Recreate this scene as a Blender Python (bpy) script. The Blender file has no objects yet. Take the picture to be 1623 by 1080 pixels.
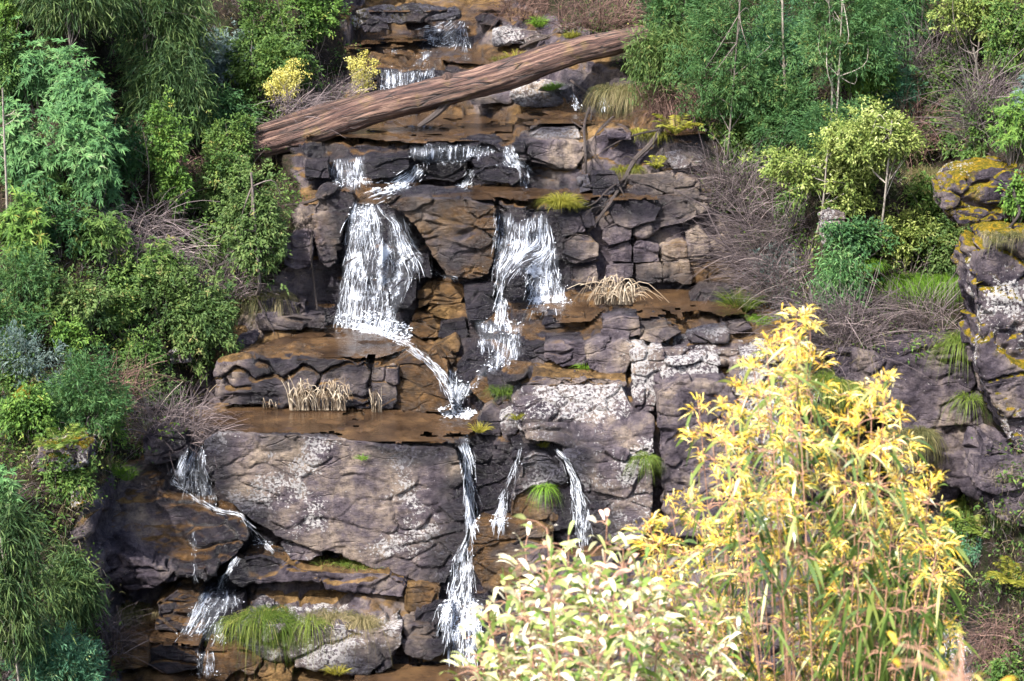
import bpy, bmesh, math, random
import numpy as np
from mathutils import Vector, Matrix
from mathutils.bvhtree import BVHTree
from mathutils.kdtree import KDTree

# ------------------------------------------------------------------ camera, light, exposure
scene = bpy.context.scene
COL = scene.collection
random.seed(4); RNG = np.random.default_rng(4)
LENS = 60.0; PITCH = math.radians(16.0); CAMZ = 15.0
cam_d = bpy.data.cameras.new('camera'); cam = bpy.data.objects.new('camera', cam_d); COL.objects.link(cam)
cam_d.lens = LENS; cam_d.sensor_width = 36.0; cam_d.clip_start = 0.1; cam_d.clip_end = 2000
cam.location = (0, 0, CAMZ); cam.rotation_euler = (math.pi/2 - PITCH, 0, 0)
cam_d.dof.use_dof = True; cam_d.dof.focus_distance = 29.0; cam_d.dof.aperture_fstop = 5.6
scene.camera = cam
world = bpy.data.worlds.new('World'); scene.world = world; world.use_nodes = True
SUN_EL, SUN_AZ = math.radians(50), math.radians(-143)      # azimuth measured from +Y towards +X
wn = world.node_tree.nodes; wl = world.node_tree.links
bg = wn['Background']; sky = wn.new('ShaderNodeTexSky'); sky.sky_type = 'NISHITA'; sky.sun_disc = False
sky.sun_elevation = SUN_EL; sky.sun_rotation = SUN_AZ; sky.air_density = 1.0; sky.dust_density = 3.0; sky.ozone_density = 1.0
wl.new(sky.outputs[0], bg.inputs[0]); bg.inputs[1].default_value = 0.15
sd = bpy.data.lights.new('sun', 'SUN'); sd.energy = 4.0; sd.angle = math.radians(0.5); sd.color = (1.0, 0.96, 0.92)
sun = bpy.data.objects.new('sun', sd); COL.objects.link(sun)
sdir = Vector((math.sin(SUN_AZ)*math.cos(SUN_EL), math.cos(SUN_AZ)*math.cos(SUN_EL), math.sin(SUN_EL)))
sun.rotation_euler = sdir.to_track_quat('Z', 'Y').to_euler(); sun.location = (-15, -20, 40)
scene.view_settings.view_transform = 'Standard'; scene.view_settings.look = 'None'
scene.view_settings.exposure = 1.75; scene.view_settings.gamma = 1.0
scene.render.engine = 'CYCLES'
scene.cycles.max_bounces = 5; scene.cycles.diffuse_bounces = 3; scene.cycles.glossy_bounces = 2
scene.cycles.transmission_bounces = 3; scene.cycles.caustics_reflective = False; scene.cycles.caustics_refractive = False
scene.cycles.use_denoising = True; scene.cycles.adaptive_threshold = .02

# ------------------------------------------------------------------ pixel geometry (photo is 1623 x 1080)
FW = np.array((0, math.cos(PITCH), -math.sin(PITCH))); UP = np.array((0, math.sin(PITCH), math.cos(PITCH)))
CAM = np.array((0, 0, CAMZ)); KPX = 36.0/LENS/1623.0
def ray(u, v):
    return FW + np.array((1, 0, 0))*(u-811.5)*KPX - UP*(v-540.0)*KPX
def at(u, v, Y):
    d = ray(u, v); return CAM + d*(Y/d[1])
def on_z(u, v, z):
    d = ray(u, v); return CAM + d*((z-CAMZ)/d[2])
def on_slope(u, v, P0, T):
    d = ray(u, v); t = (P0[2]-CAMZ-T*P0[1])/(d[2]-T*d[1]); return CAM + d*t
def project(P):
    q = P-CAM; f = q@FW
    return 811.5+q[:, 0]/f/KPX, 540-(q@UP)/f/KPX
def mpp(P):                                     # metres per photo pixel at a point
    return float((np.asarray(P)-CAM)@FW)*KPX

# ------------------------------------------------------------------ noise
_perm = np.random.default_rng(11).permutation(256).astype(np.int64); _perm = np.concatenate([_perm]*3)
_g = np.random.default_rng(12).normal(size=(256, 3)); _g /= np.linalg.norm(_g, axis=1)[:, None]
def perlin(P):
    P = np.asarray(P, float); i = np.floor(P).astype(np.int64); f = P-i; w = f*f*f*(f*(f*6-15)+10); i &= 255
    out = 0
    for dx in (0, 1):
        for dy in (0, 1):
            for dz in (0, 1):
                h = _perm[_perm[_perm[(i[:, 0]+dx) & 255]+((i[:, 1]+dy) & 255)]+((i[:, 2]+dz) & 255)]
                g = _g[h]
                d = (f[:, 0]-dx)*g[:, 0]+(f[:, 1]-dy)*g[:, 1]+(f[:, 2]-dz)*g[:, 2]
                out = out + d*(w[:, 0] if dx else 1-w[:, 0])*(w[:, 1] if dy else 1-w[:, 1])*(w[:, 2] if dz else 1-w[:, 2])
    return out
def fbm(P, o=4, lac=2.1, gain=.5):
    s = 0; a = 1.0; P = np.asarray(P, float)
    for k in range(o):
        s = s+a*perlin(P+k*17.3); P = P*lac; a *= gain
    return s
_cr = np.random.default_rng(13).random((256, 4))
def cells(P):                                   # Voronoi: F1, F2, random of nearest cell
    P = np.asarray(P, float); i = np.floor(P).astype(np.int64); n = len(P)
    f1 = np.full(n, 9.0); f2 = np.full(n, 9.0); r = np.zeros(n)
    for dx in (-1, 0, 1):
        for dy in (-1, 0, 1):
            for dz in (-1, 0, 1):
                c = i+(dx, dy, dz)
                h = _perm[_perm[_perm[c[:, 0] & 255]+(c[:, 1] & 255)]+(c[:, 2] & 255)]
                q = _cr[h]; d = np.sqrt((((c+q[:, :3])-P)**2).sum(1))
                near = d < f1
                f2 = np.where(near, f1, np.minimum(f2, d)); r = np.where(near, q[:, 3], r); f1 = np.where(near, d, f1)
    return f1, f2, r
def sstep(a, b, x):
    t = np.clip((x-a)/(b-a), 0, 1); return t*t*(3-2*t)

# ------------------------------------------------------------------ mesh helpers
def link(name, me, mat=None, parent=None):
    o = bpy.data.objects.new(name, me); COL.objects.link(o)
    if mat is not None: me.materials.append(mat)
    if parent is not None: o.parent = parent
    return o
def np_mesh(name, V, F, smooth=True, fattr=None, vattr=None):   # F: (n,k) int array
    me = bpy.data.meshes.new(name); V = np.asarray(V, np.float32); F = np.asarray(F, np.int32); n, k = F.shape
    me.vertices.add(len(V)); me.vertices.foreach_set('co', V.ravel())
    me.loops.add(n*k); me.loops.foreach_set('vertex_index', F.ravel())
    me.polygons.add(n); me.polygons.foreach_set('loop_start', np.arange(0, n*k, k, dtype=np.int32))
    me.polygons.foreach_set('use_smooth', np.full(n, smooth, bool))
    me.update(calc_edges=True)
    for d, dom in ((fattr, 'FACE'), (vattr, 'POINT')):
        for key, arr in (d or {}).items():
            a = me.attributes.new(key, 'FLOAT', dom); a.data.foreach_set('value', np.asarray(arr, np.float32))
    return me
def tag(o, label=None, cat=None, group=None, kind=None):
    if label: o['label'] = label
    if cat: o['category'] = cat
    if group: o['group'] = group
    if kind: o['kind'] = kind
    return o
def empty(name, loc, label, cat, group=None):
    o = bpy.data.objects.new(name, None); COL.objects.link(o); o.location = [float(x) for x in loc]; o.empty_display_size = .2
    return tag(o, label, cat, group)
def co_of(me):
    a = np.empty(len(me.vertices)*3, np.float32); me.vertices.foreach_get('co', a); return a.reshape(-1, 3).astype(float)
def no_of(me):
    a = np.empty(len(me.vertices)*3, np.float32); me.vertex_normals.foreach_get('vector', a); return a.reshape(-1, 3).astype(float)
def set_attr(me, key, arr):
    a = me.attributes.get(key) or me.attributes.new(key, 'FLOAT', 'POINT')
    a.data.foreach_set('value', np.asarray(arr, np.float32))
def tubes(paths, radii, sides=5):               # lists of (n,3) and (n,) -> V, F
    Vs, Fs, base = [], [], 0
    ang = np.arange(sides)*2*math.pi/sides
    for P, R in zip(paths, radii):
        P = np.asarray(P, float); n = len(P); R = np.broadcast_to(np.asarray(R, float), (n,))
        T = np.gradient(P, axis=0); T /= np.linalg.norm(T, axis=1)[:, None]+1e-9
        ref = np.array((0.31, .9, .2)) if abs(T[0][1]) < .8 else np.array((1., 0, .1))
        A = np.cross(T, ref); A /= np.linalg.norm(A, axis=1)[:, None]+1e-9; B = np.cross(T, A)
        ring = P[:, None, :]+R[:, None, None]*(np.cos(ang)[None, :, None]*A[:, None, :]+np.sin(ang)[None, :, None]*B[:, None, :])
        Vs.append(ring.reshape(-1, 3))
        i = np.arange(n-1)[:, None]*sides; j = np.arange(sides)[None, :]; j2 = (j+1) % sides
        Fs.append(np.stack([base+i+j, base+i+j2, base+i+sides+j2, base+i+sides+j], -1).reshape(-1, 4))
        base += n*sides
    return np.concatenate(Vs), np.concatenate(Fs)
def spline(pts, n):
    pts = np.asarray(pts, float); m = len(pts)
    if m == 2: return pts[0]+(pts[1]-pts[0])*np.linspace(0, 1, n)[:, None]
    t = np.linspace(0, m-1-1e-6, n); i = t.astype(int); f = (t-i)[:, None]
    g = lambda k: pts[np.clip(k, 0, m-1)]
    p0, p1, p2, p3 = g(i-1), g(i), g(i+1), g(i+2)
    return .5*(2*p1+(p2-p0)*f+(2*p0-5*p1+4*p2-p3)*f*f+(3*p1-p0-3*p2+p3)*f**3)

# ------------------------------------------------------------------ materials
def new_mat(name):
    m = bpy.data.materials.new(name); m.use_nodes = True; nt = m.node_tree
    return m, nt, nt.nodes['Principled BSDF']
class NB:                                       # tiny node-building helper
    def __init__(s, nt): s.nt = nt
    def n(s, t, **k):
        o = s.nt.nodes.new(t)
        for a, b in k.items(): setattr(o, a, b)
        return o
    def put(s, sock, v):
        if isinstance(v, (int, float)): sock.default_value = v
        elif isinstance(v, tuple): sock.default_value = v if len(v) != 3 or sock.type == 'VECTOR' else v+(1,)
        else: s.nt.links.new(v, sock)
    def attr(s, name): return s.n('ShaderNodeAttribute', attribute_name=name).outputs['Fac']
    def pos(s, scale=None):
        p = s.n('ShaderNodeNewGeometry').outputs['Position']
        if scale is None: return p
        m = s.n('ShaderNodeVectorMath', operation='MULTIPLY'); s.put(m.inputs[0], p); s.put(m.inputs[1], scale); return m.outputs[0]
    def noise(s, vec, scale, detail=4, rough=.55, out='Fac'):
        o = s.n('ShaderNodeTexNoise'); s.put(o.inputs['Vector'], vec); o.inputs['Scale'].default_value = scale
        o.inputs['Detail'].default_value = detail; o.inputs['Roughness'].default_value = rough; return o.outputs[out]
    def math(s, op, a, b=0.0, clamp=False):
        o = s.n('ShaderNodeMath', operation=op, use_clamp=clamp); s.put(o.inputs[0], a); s.put(o.inputs[1], b); return o.outputs[0]
    def rng(s, v, a, b, c=0.0, d=1.0):
        o = s.n('ShaderNodeMapRange', interpolation_type='SMOOTHSTEP'); s.put(o.inputs[0], v)
        for k, x in enumerate((a, b, c, d)): s.put(o.inputs[k+1], x)
        return o.outputs[0]
    def mix(s, f, a, b, mode='MIX'):
        o = s.n('ShaderNodeMix', data_type='RGBA', blend_type=mode); s.put(o.inputs[0], f); s.put(o.inputs[6], a); s.put(o.inputs[7], b); return o.outputs[2]
    def ramp(s, f, stops):
        o = s.n('ShaderNodeValToRGB'); e = o.color_ramp.elements
        while len(e) < len(stops): e.new(.5)
        for k, (p, c) in enumerate(stops): e[k].position = p; e[k].color = c+(1,)
        s.put(o.inputs[0], f); return o.outputs[0]
    def bump(s, h, strength, dist, prev=None):
        o = s.n('ShaderNodeBump'); o.inputs['Strength'].default_value = strength; o.inputs['Distance'].default_value = dist
        s.put(o.inputs['Height'], h)
        if prev is not None: s.put(o.inputs['Normal'], prev)
        return o.outputs[0]

def rock_material(name, soil=False):
    m, nt, bs = new_mat(name); b = NB(nt); P = b.pos()
    warp = b.noise(P, .8, 3, out='Color')
    Pw = b.n('ShaderNodeVectorMath', operation='MULTIPLY_ADD'); b.put(Pw.inputs[0], warp); b.put(Pw.inputs[1], (.5, .5, .5)); b.put(Pw.inputs[2], P); Pw = Pw.outputs[0]
    n1 = b.noise(Pw, 1.3, 8, .70)
    tone = b.attr('tone')                       # 0 dark purple ... 1 tan
    f = b.math('ADD', n1, b.math('MULTIPLY', tone, .22))
    col = b.ramp(f, [(.37, (.013, .011, .015)), (.46, (.050, .041, .052)), (.55, (.113, .093, .102)), (.66, (.205, .164, .138)), (.80, (.37, .29, .21))])
    # mid-scale mottling
    col = b.mix(b.rng(b.noise(P, 7, 6, .75), .45, .68, 0, .75), col, (.040, .032, .036))
    # vertical stains down the faces
    st = b.noise(b.pos((2.2, 2.2, .22)), 1.6, 5, .6)
    col = b.mix(b.math('MULTIPLY', b.rng(st, .52, .72), b.attr('stain')), col, (.03, .026, .03))
    # orange-brown algae and iron film
    orr = b.rng(b.math('ADD', b.noise(Pw, 1.1, 6, .6), b.math('MULTIPLY', b.math('SUBTRACT', b.attr('orange'), .5), .9)), .45, .72)
    ocol = b.ramp(b.noise(P, 3.5, 6, .65), [(.34, (.034, .022, .012)), (.5, (.115, .069, .028)), (.68, (.25, .155, .065))])
    col = b.mix(orr, col, ocol)
    # moss
    mo = b.rng(b.math('ADD', b.noise(Pw, 1.9, 7, .65), b.math('MULTIPLY', b.math('SUBTRACT', b.attr('moss'), .5), .9)), .50, .66)
    mcol = b.ramp(b.noise(P, 12, 6, .75), [(.34, (.030, .036, .006)), (.5, (.125, .100, .008)), (.66, (.30, .175, .012))])
    col = b.mix(mo, col, mcol)
    # pale lichen crusts, two sizes
    li = b.attr('lichen')
    keep = b.rng(b.math('ADD', b.noise(Pw, .95, 5, .62), b.math('MULTIPLY', b.math('SUBTRACT', li, .72), .55)), .47, .66, 0, .22)
    lic = b.rng(b.math('ADD', b.noise(P, 19, 5, .62), keep), .66, .73)
    v = b.n('ShaderNodeTexVoronoi'); b.put(v.inputs['Vector'], Pw); v.inputs['Scale'].default_value = 7.5
    big = b.rng(b.math('ADD', v.outputs['Distance'], b.math('MULTIPLY', b.noise(P, 26, 3), .22)), .36, .27)
    lic = b.math('MAXIMUM', lic, b.math('MULTIPLY', big, b.math('GREATER_THAN', keep, .13)))
    col = b.mix(b.math('MULTIPLY', lic, .9), col, b.mix(b.noise(P, 30, 3), (.24, .23, .22), (.52, .50, .49)))
    wet = b.attr('wet')
    if soil:
        bk = b.attr('bank')
        lit = b.ramp(b.noise(P, 11, 8, .75), [(.32, (.008, .007, .006)), (.52, (.030, .022, .016)), (.72, (.085, .060, .045))])
        gr = b.mix(b.rng(b.noise(P, 2.3, 6, .7), .45, .65, 0, .8), lit, (.022, .035, .010))
        col = b.mix(b.rng(b.math('ADD', bk, b.math('MULTIPLY', b.math('SUBTRACT', b.noise(P, 2.5, 5), .5), .8)), .4, .62), col, gr)
    dark = b.mix(1.0, col, b.mix(orr, (.13, .13, .17), (.55, .48, .42)), 'MULTIPLY')
    col = b.mix(wet, col, dark)
    b.put(bs.inputs['Base Color'], col)
    b.put(bs.inputs['Roughness'], b.math('ADD', b.rng(wet, 0, 1, .85, .16), b.math('MULTIPLY', b.noise(P, 6, 4, .6), .28)))
    b.put(bs.inputs['Specular IOR Level'], b.rng(wet, 0, 1, .12, .42))
    v = b.n('ShaderNodeTexVoronoi', feature='DISTANCE_TO_EDGE'); b.put(v.inputs['Vector'], b.n('ShaderNodeVectorMath').outputs[0])
    vm = v.inputs['Vector'].links[0].from_node; vm.operation = 'MULTIPLY'; b.put(vm.inputs[0], Pw); vm.inputs[1].default_value = (.7, .7, 2.0)
    v.inputs['Scale'].default_value = 1.1
    crack = b.rng(v.outputs['Distance'], 0, .035)
    crack = b.math('MULTIPLY', b.math('SUBTRACT', 1.0, crack), b.rng(b.noise(P, 1.2, 2), .48, .60))
    h = b.math('SUBTRACT', b.noise(b.pos((1, 1, 1.8)), 4.5, 8, .76), b.math('MULTIPLY', crack, .28))
    nrm = b.bump(h, 1.0, .17)
    nrm = b.bump(b.noise(P, 38, 3, .7), .5, .02, nrm)
    b.put(bs.inputs['Normal'], nrm)
    return m
M_ROCK = rock_material('weathered_rock'); M_TERR = rock_material('rock_and_litter', True)

# ------------------------------------------------------------------ terrain: ledge lines traced across the falls, integrated into one hillside
def line(*p):
    a = np.array(p, float); return lambda u: np.interp(u, a[:, 0], a[:, 1])
ZONES = [  # (upper limit line, slope below it)
 (line((300, 1060), (700, 1060), (950, 1075)), line((0, 3), (1000, 8))),
 (line((180, 1028), (330, 1020), (400, 1000), (700, 1000), (950, 960)), line((0, 75))),
 (line((180, 950), (400, 930), (700, 940), (950, 900)), line((0, 30), (700, 35), (950, 60))),
 (line((180, 926), (400, 905), (700, 905), (950, 880)), line((0, 80))),
 (line((180, 920), (340, 895), (700, 895), (760, 870), (950, 860)), line((0, 10), (700, 5), (950, 30))),
 (line((130, 760), (240, 735), (300, 702), (420, 690), (720, 705), (830, 700), (950, 712), (1300, 712)), line((0, 78), (300, 85))),
 (line((300, 640), (700, 645), (745, 650), (810, 620), (950, 606), (1300, 606)), line((300, 1), (745, 2), (830, 50), (1300, 50))),
 (line((300, 575), (560, 572), (700, 585), (740, 590), (950, 588), (1300, 588)), line((0, 84), (690, 80), (740, 65), (800, 25), (850, 10))),
 (line((300, 525), (520, 515), (660, 530), (750, 500), (800, 515), (850, 545), (950, 545), (1300, 548)), line((300, 7), (690, 8), (740, 40), (800, 55), (850, 80), (1300, 80))),
 (line((300, 500), (520, 510), (660, 522), (750, 470), (850, 485), (950, 455), (1300, 455)), line((300, 30), (700, 30), (800, 12), (1300, 7))),
 (line((300, 320), (520, 320), (620, 316), (880, 330), (960, 312), (1300, 312)), line((300, 60), (500, 80), (850, 82), (950, 78), (1300, 76))),
 (line((300, 292), (640, 292), (840, 298), (950, 300), (1300, 300)), line((0, 5))),
 (line((300, 228), (790, 228), (850, 240), (950, 210), (1300, 205)), line((0, 64))),
 (line((300, 185), (800, 182), (950, 160), (1300, 150)), line((0, 3), (800, 3), (950, 14))),
 (line((300, 140), (1300, 140)), line((0, 18))),
 (line((300, 107), (1300, 107)), line((0, 66), (700, 66), (950, 55))),
 (line((300, 72), (1300, 72)), line((0, 5), (800, 5), (950, 30))),
 (line((300, 30), (1300, 30)), line((0, 38))),
 (line((300, -20), (1300, -20)), line((0, 8), (800, 8), (950, 30))),
 (line((300, -2000), (1300, -2000)), line((0, 46)))]
def edge_l(v): return np.interp(v, [0, 100, 180, 240, 300, 420, 480, 560, 640, 700, 760, 850, 930, 1000, 1080], [540, 560, 480, 470, 480, 470, 400, 345, 300, 270, 170, 120, 165, 170, 165])
def edge_r(v): return np.interp(v, [0, 60, 110, 170, 210, 300, 350, 440, 500, 560, 700, 1080], [800, 960, 960, 1080, 1110, 1120, 1150, 1180, 1230, 1285, 1290, 1300])
STEP = 4.0
us = np.arange(-600, 2240, STEP); vs = np.arange(1240, -84, -STEP)
NU, NV = len(us), len(vs)
def tanrow(v):
    d = ray(811.5, v); return d[2]/d[1]
wob = fbm(np.stack([us*.006, np.zeros(NU), np.zeros(NU)], 1), 3)
Yg = np.zeros((NV, NU)); bankW = np.zeros((NV, NU))
Yb = np.interp(us, [-600, 0, 200, 1000, 1300, 1440, 1520, 1560, 1623, 2240], [24, 25.0, 25.6, 26, 26.2, 26.6, 27.5, 26.0, 24.6, 23])+wob*.5
v0 = vs[0]; zc = tanrow(v0)*Yb
Yg[0] = Yb
zl = [z[0](us) for z in ZONES]; zs = [z[1](us) for z in ZONES]
uu = np.stack([us*.008, np.zeros(NU), np.zeros(NU)], 1)
for k in range(1, NV):
    v = vs[k]; vm = v+STEP/2
    w5 = wob*7
    sl = zs[-1].copy(); done = np.zeros(NU, bool)
    for lim, s in zip(zl, zs):
        hit_ = (~done) & (vm+w5*.6 > lim); sl = np.where(hit_, s, sl); done |= hit_
    nb = fbm(np.stack([us*.006, np.full(NU, vm*.010), np.zeros(NU)], 1), 3)
    bank = np.clip(44+nb*38, 8, 80)
    # right-hand cliff and mossy outcrop
    cl = sstep(1270, 1300, us)*sstep(800, 770, np.full(NU, vm))*sstep(548, 568, np.full(NU, vm)); bank = bank*(1-cl)+80*cl
    c2 = sstep(1535, 1555, us)*sstep(700, 680, np.full(NU, vm))*sstep(420, 440, np.full(NU, vm)); bank = bank*(1-c2)+79*c2
    c3 = sstep(1480, 1500, us)*sstep(355, 350, np.full(NU, vm))*sstep(285, 295, np.full(NU, vm)); bank = bank*(1-c3)+75*c3
    wl_ = sstep(edge_l(vm)+25, edge_l(vm)-35, us); wr = sstep(edge_r(vm)-25, edge_r(vm)+35, us)
    w = np.maximum(wl_, wr); bankW[k] = w
    sl = sl*(1-w)+bank*w
    T = np.tan(np.radians(np.clip(sl, 0, 86))); t2 = tanrow(v)
    Y2 = (zc-T*Yg[k-1])/(t2-T)
    Y2 = np.clip(Y2, Yg[k-1], Yg[k-1]+1.5)
    Yg[k] = Y2; zc = t2*Y2
bankW[0] = 1
ker = np.exp(-.5*(np.arange(-9, 10)/3.0)**2); ker /= ker.sum()
pad = np.pad(Yg, ((0, 0), (9, 9)), mode='edge'); Yg = sum(ker[i]*pad[:, i:i+NU] for i in range(19))
UU, VV = np.meshgrid(us, vs)
D = FW[None, None]+np.stack([(UU-811.5)*KPX, 0*UU, 0*UU], -1)-UP[None, None]*((VV-540)*KPX)[..., None]
G = CAM+D*(Yg/D[..., 1])[..., None]
# the hillside goes on above the frame, and down to the valley floor and up under the camera
top = [G]; P = G[-1].copy(); W = [bankW]
for k in range(60):
    dy = .35+.02*k; sl = 46 if P[:, 2].mean() < 24 else (12 if P[:, 2].mean() < 27 else -22)
    P = P+np.stack([np.zeros(NU), np.full(NU, dy), dy*math.tan(math.radians(sl))*(1+.25*perlin(np.stack([P[:, 0]*.15, P[:, 1]*.15, P[:, 0]*0], 1)))], 1)
    top.append(P[None].copy()); W.append(np.ones((1, NU)))
low = []; P = G[0].copy()
zf = -4.5; y0 = P[:, 1].copy(); z0 = P[:, 2].copy(); x0 = P[:, 0].copy()
prof = [(.25, .55), (.5, .85), (.75, 1.0), (1, 1.0)]
for a, bb in prof:
    yy = y0+(15.0-y0)*a; low.append(np.stack([x0*(1+.02*a), yy, z0+(zf-z0)*bb], 1)[None])
for yy, zz in ((13.5, -3.6), (10, -.2), (7, 3.5), (4, 8.5), (2.2, 11.8), (1.0, 13.3), (-6, 13.6), (-30, 12), (-90, 5)):
    low.append(np.stack([x0*1.05*(1 if yy > -10 else 3), np.full(NU, yy)+wob*.3, np.full(NU, zz)], 1)[None])
grid = np.concatenate(low[::-1]+top); WB = np.concatenate([np.ones((len(low), NU))]+W); NR = grid.shape[0]
V = grid.reshape(-1, 3); wb = WB.ravel()
idx = np.arange(NR*NU).reshape(NR, NU)
F = np.stack([idx[:-1, :-1], idx[:-1, 1:], idx[1:, 1:], idx[1:, :-1]], -1).reshape(-1, 4)
def rock_disp(V, N, amp=1.0, cell=(.75, .75, 1.7)):
    wv = np.stack([fbm(V*.8, 3), fbm(V*.8+31, 3), fbm(V*.8+67, 3)], 1)
    f1, f2, r = cells(V*cell+wv*(.55, .55, .35))
    mask = sstep(-.18, .12, fbm(V*.9+7, 2))
    crack = -(1-sstep(0, .085, f2-f1))*.17*mask
    g1, g2, gr = cells(V*np.array(cell)*(2.3, 2.3, 2.6)+wv*.5+5)
    strat = perlin(np.stack([V[:, 0]*.35, V[:, 1]*.35, V[:, 2]*4.2+wv[:, 0]*1.6], 1))
    d = (r-.5)*.20*sstep(0, .09, f2-f1)+crack+(gr-.5)*.05*sstep(0, .12, g2-g1)-(1-sstep(0, .07, g2-g1))*.05*sstep(0, .2, fbm(V*1.1+3, 2))+strat*.04+fbm(V*.6+3, 2)*.13+fbm(V*2.2, 4)*.06+np.abs(fbm(V*3.5, 4))*-.06
    return V+N*(d*amp)[:, None]
me = np_mesh('hillside', V, F)
N = no_of(me); amp = np.where((V[:, 1] > 20), 1.0, 0.3)
fall = (1-wb)
V2 = rock_disp(V, N, 1.0); V = V+(V2-V)*(amp*(.35+.65*fall))[:, None]
V = V+N*(wb*amp*fbm(V*.9, 4)*.30)[:, None]
me.vertices.foreach_set('co', V.astype(np.float32).ravel()); me.update()
set_attr(me, 'bank', wb)
terrain = tag(link('hillside', me, M_TERR), kind='structure')
TB = BVHTree.FromPolygons([tuple(x) for x in V], F.tolist())
def hit(u, v, B=None):
    d = ray(u, v); d = d/np.linalg.norm(d)
    h = (B or TB).ray_cast(Vector(CAM), Vector(d))
    return None if h[0] is None else np.array(h[0])
def normal_attrs(me, **base):
    Vv = co_of(me); Nn = no_of(me); up = np.clip(Nn[:, 2], 0, 1)
    o = base.get('orange', 0); ot = base.get('orange_top', 0)
    set_attr(me, 'orange', o+(ot-o)*sstep(.35, .8, up))
    mo = base.get('moss', 0); mt = base.get('moss_top', mo); set_attr(me, 'moss', mo+(mt-mo)*sstep(.4, .85, up))
    for k in ('lichen', 'tone', 'stain', 'wet'): set_attr(me, k, np.full(len(Vv), base.get(k, 0)))
normal_attrs(me, orange=.08, orange_top=.72, tone=.30, stain=.7, lichen=.15, moss=.1)
BASE = {'hillside': dict()}
# ------------------------------------------------------------------ rocks: each one a block with its own depth, traced face, worn edges and cracks
def inside(poly, u, v):
    x, y = poly[:, 0], poly[:, 1]; c = np.zeros(np.shape(u), bool); j = len(poly)-1
    for i in range(len(poly)):
        c ^= ((y[i] > v) != (y[j] > v)) & (u < (x[j]-x[i])*(v-y[i])/(y[j]-y[i]+1e-12)+x[i]); j = i
    return c
def poly_samples(poly, n, rng=RNG):
    lo, hi = poly.min(0), poly.max(0); out = []
    while len(out) < n:
        q = lo+(hi-lo)*rng.random((n*3, 2)); out += list(q[inside(poly, q[:, 0], q[:, 1])])
        if len(out) == 0 and n < 1: break
    return np.array(out[:n])
ROCKS = []
def rock(poly, label, dep=1.2, slope=82, pro=.18, name='boulder', amp=1.0, soft=2, group=None, topcut=0.0, **attrs):
    poly = np.array(poly, float)
    if ((poly[:, 0]*np.roll(poly[:, 1], -1)-np.roll(poly[:, 0], -1)*poly[:, 1]).sum()) < 0: poly = poly[::-1]
    pc = poly.mean(0); dd = poly-pc; poly = pc+dd*(1+2.2/np.maximum(np.hypot(dd[:, 0], dd[:, 1]), 6))[:, None]
    T = math.tan(math.radians(slope)); cu = poly[:, 0].mean(); vb = poly[:, 1].max()
    b0 = hit(cu, vb-1)
    if b0 is None: return None
    qs = poly_samples(poly, 40); off = []
    for u, v in qs:
        h = hit(u, v)
        if h is None: continue
        p = on_slope(u, v, b0, T); off.append(p[1]-h[1])
    o = np.percentile(off, 82); o = min(max(o, -.4), 1.3)
    P0 = b0-np.array((0, o+pro, 0))
    # denser outline with a slight wobble
    pts = []
    n = len(poly)
    for i in range(n):
        a, c = poly[i], poly[(i+1) % n]; m = max(1, int(np.hypot(*(c-a))//14))
        for k in range(m): pts.append(a+(c-a)*k/m)
    pts = np.array(pts)
    front = np.array([on_slope(u, v, P0, T) for u, v in pts])
    c = front.mean(0)
    back = c+(front-c)*np.array((.94, 1, .94)); back[:, 1] = front[:, 1]+dep
    back[:, 2] -= topcut*dep
    bm = bmesh.new()
    vf = [bm.verts.new(p) for p in front]; vk = [bm.verts.new(p) for p in back]
    bm.faces.new(vf[::-1]); bm.faces.new(vk)
    for i in range(len(vf)):
        j = (i+1) % len(vf); bm.faces.new((vf[i], vf[j], vk[j], vk[i]))
    bmesh.ops.recalc_face_normals(bm, faces=bm.faces)
    me = bpy.data.meshes.new(name); bm.to_mesh(me); bm.free()
    o = link(name, me, M_ROCK)
    ext = front.max(0)-front.min(0); big = max(ext[0], ext[2])
    vox = float(np.clip(big/80, .016, .034))
    md = o.modifiers.new('r', 'REMESH'); md.mode = 'VOXEL'; md.voxel_size = vox
    ms = o.modifiers.new('s', 'SMOOTH'); ms.factor = .6; ms.iterations = max(1, int(soft*.45*(.05/vox)))
    dg = bpy.context.evaluated_depsgraph_get(); ev = o.evaluated_get(dg)
    m2 = bpy.data.meshes.new_from_object(ev); o.modifiers.clear(); o.data = m2; bpy.data.meshes.remove(me); m2.name = name
    V = co_of(m2); N = no_of(m2); s = float(np.clip(big/2.0, .35, 1.0))*amp
    V = rock_disp(V, N, s, (.75/s**.5, .75/s**.5, 1.7/s**.5))
    m2.vertices.foreach_set('co', V.astype(np.float32).ravel()); m2.polygons.foreach_set('use_smooth', np.ones(len(m2.polygons), bool)); m2.update()
    if not m2.materials: m2.materials.append(M_ROCK)
    # origin at the base
    org = np.array((c[0], c[1], front[:, 2].min()))
    m2.transform(Matrix.Translation(-Vector(org))); o.location = org
    d = dict(tone=.3, stain=.5, lichen=.2, orange=.1, orange_top=.5, moss=.0); d.update(attrs); normal_attrs(m2, **d)
    tag(o, label, 'rock', group); ROCKS.append(o); return o
BIG = dict(tone=.45, stain=.45, lichen=.75, orange=.05, orange_top=.2)
WET = dict(tone=0, stain=.6, lichen=.05, orange=.1, orange_top=.2, wet=.9)
ORG = dict(tone=.5, stain=.25, lichen=.1, orange=.8, orange_top=.95)
LIC = dict(tone=.35, stain=.3, lichen=.9, orange=.05, orange_top=.15)
PUR = dict(tone=.3, stain=.4, lichen=.35, orange=.15, orange_top=.4)
TAN = dict(tone=.75, stain=.5, lichen=.2, orange=.35, orange_top=.5)
R = rock
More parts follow.
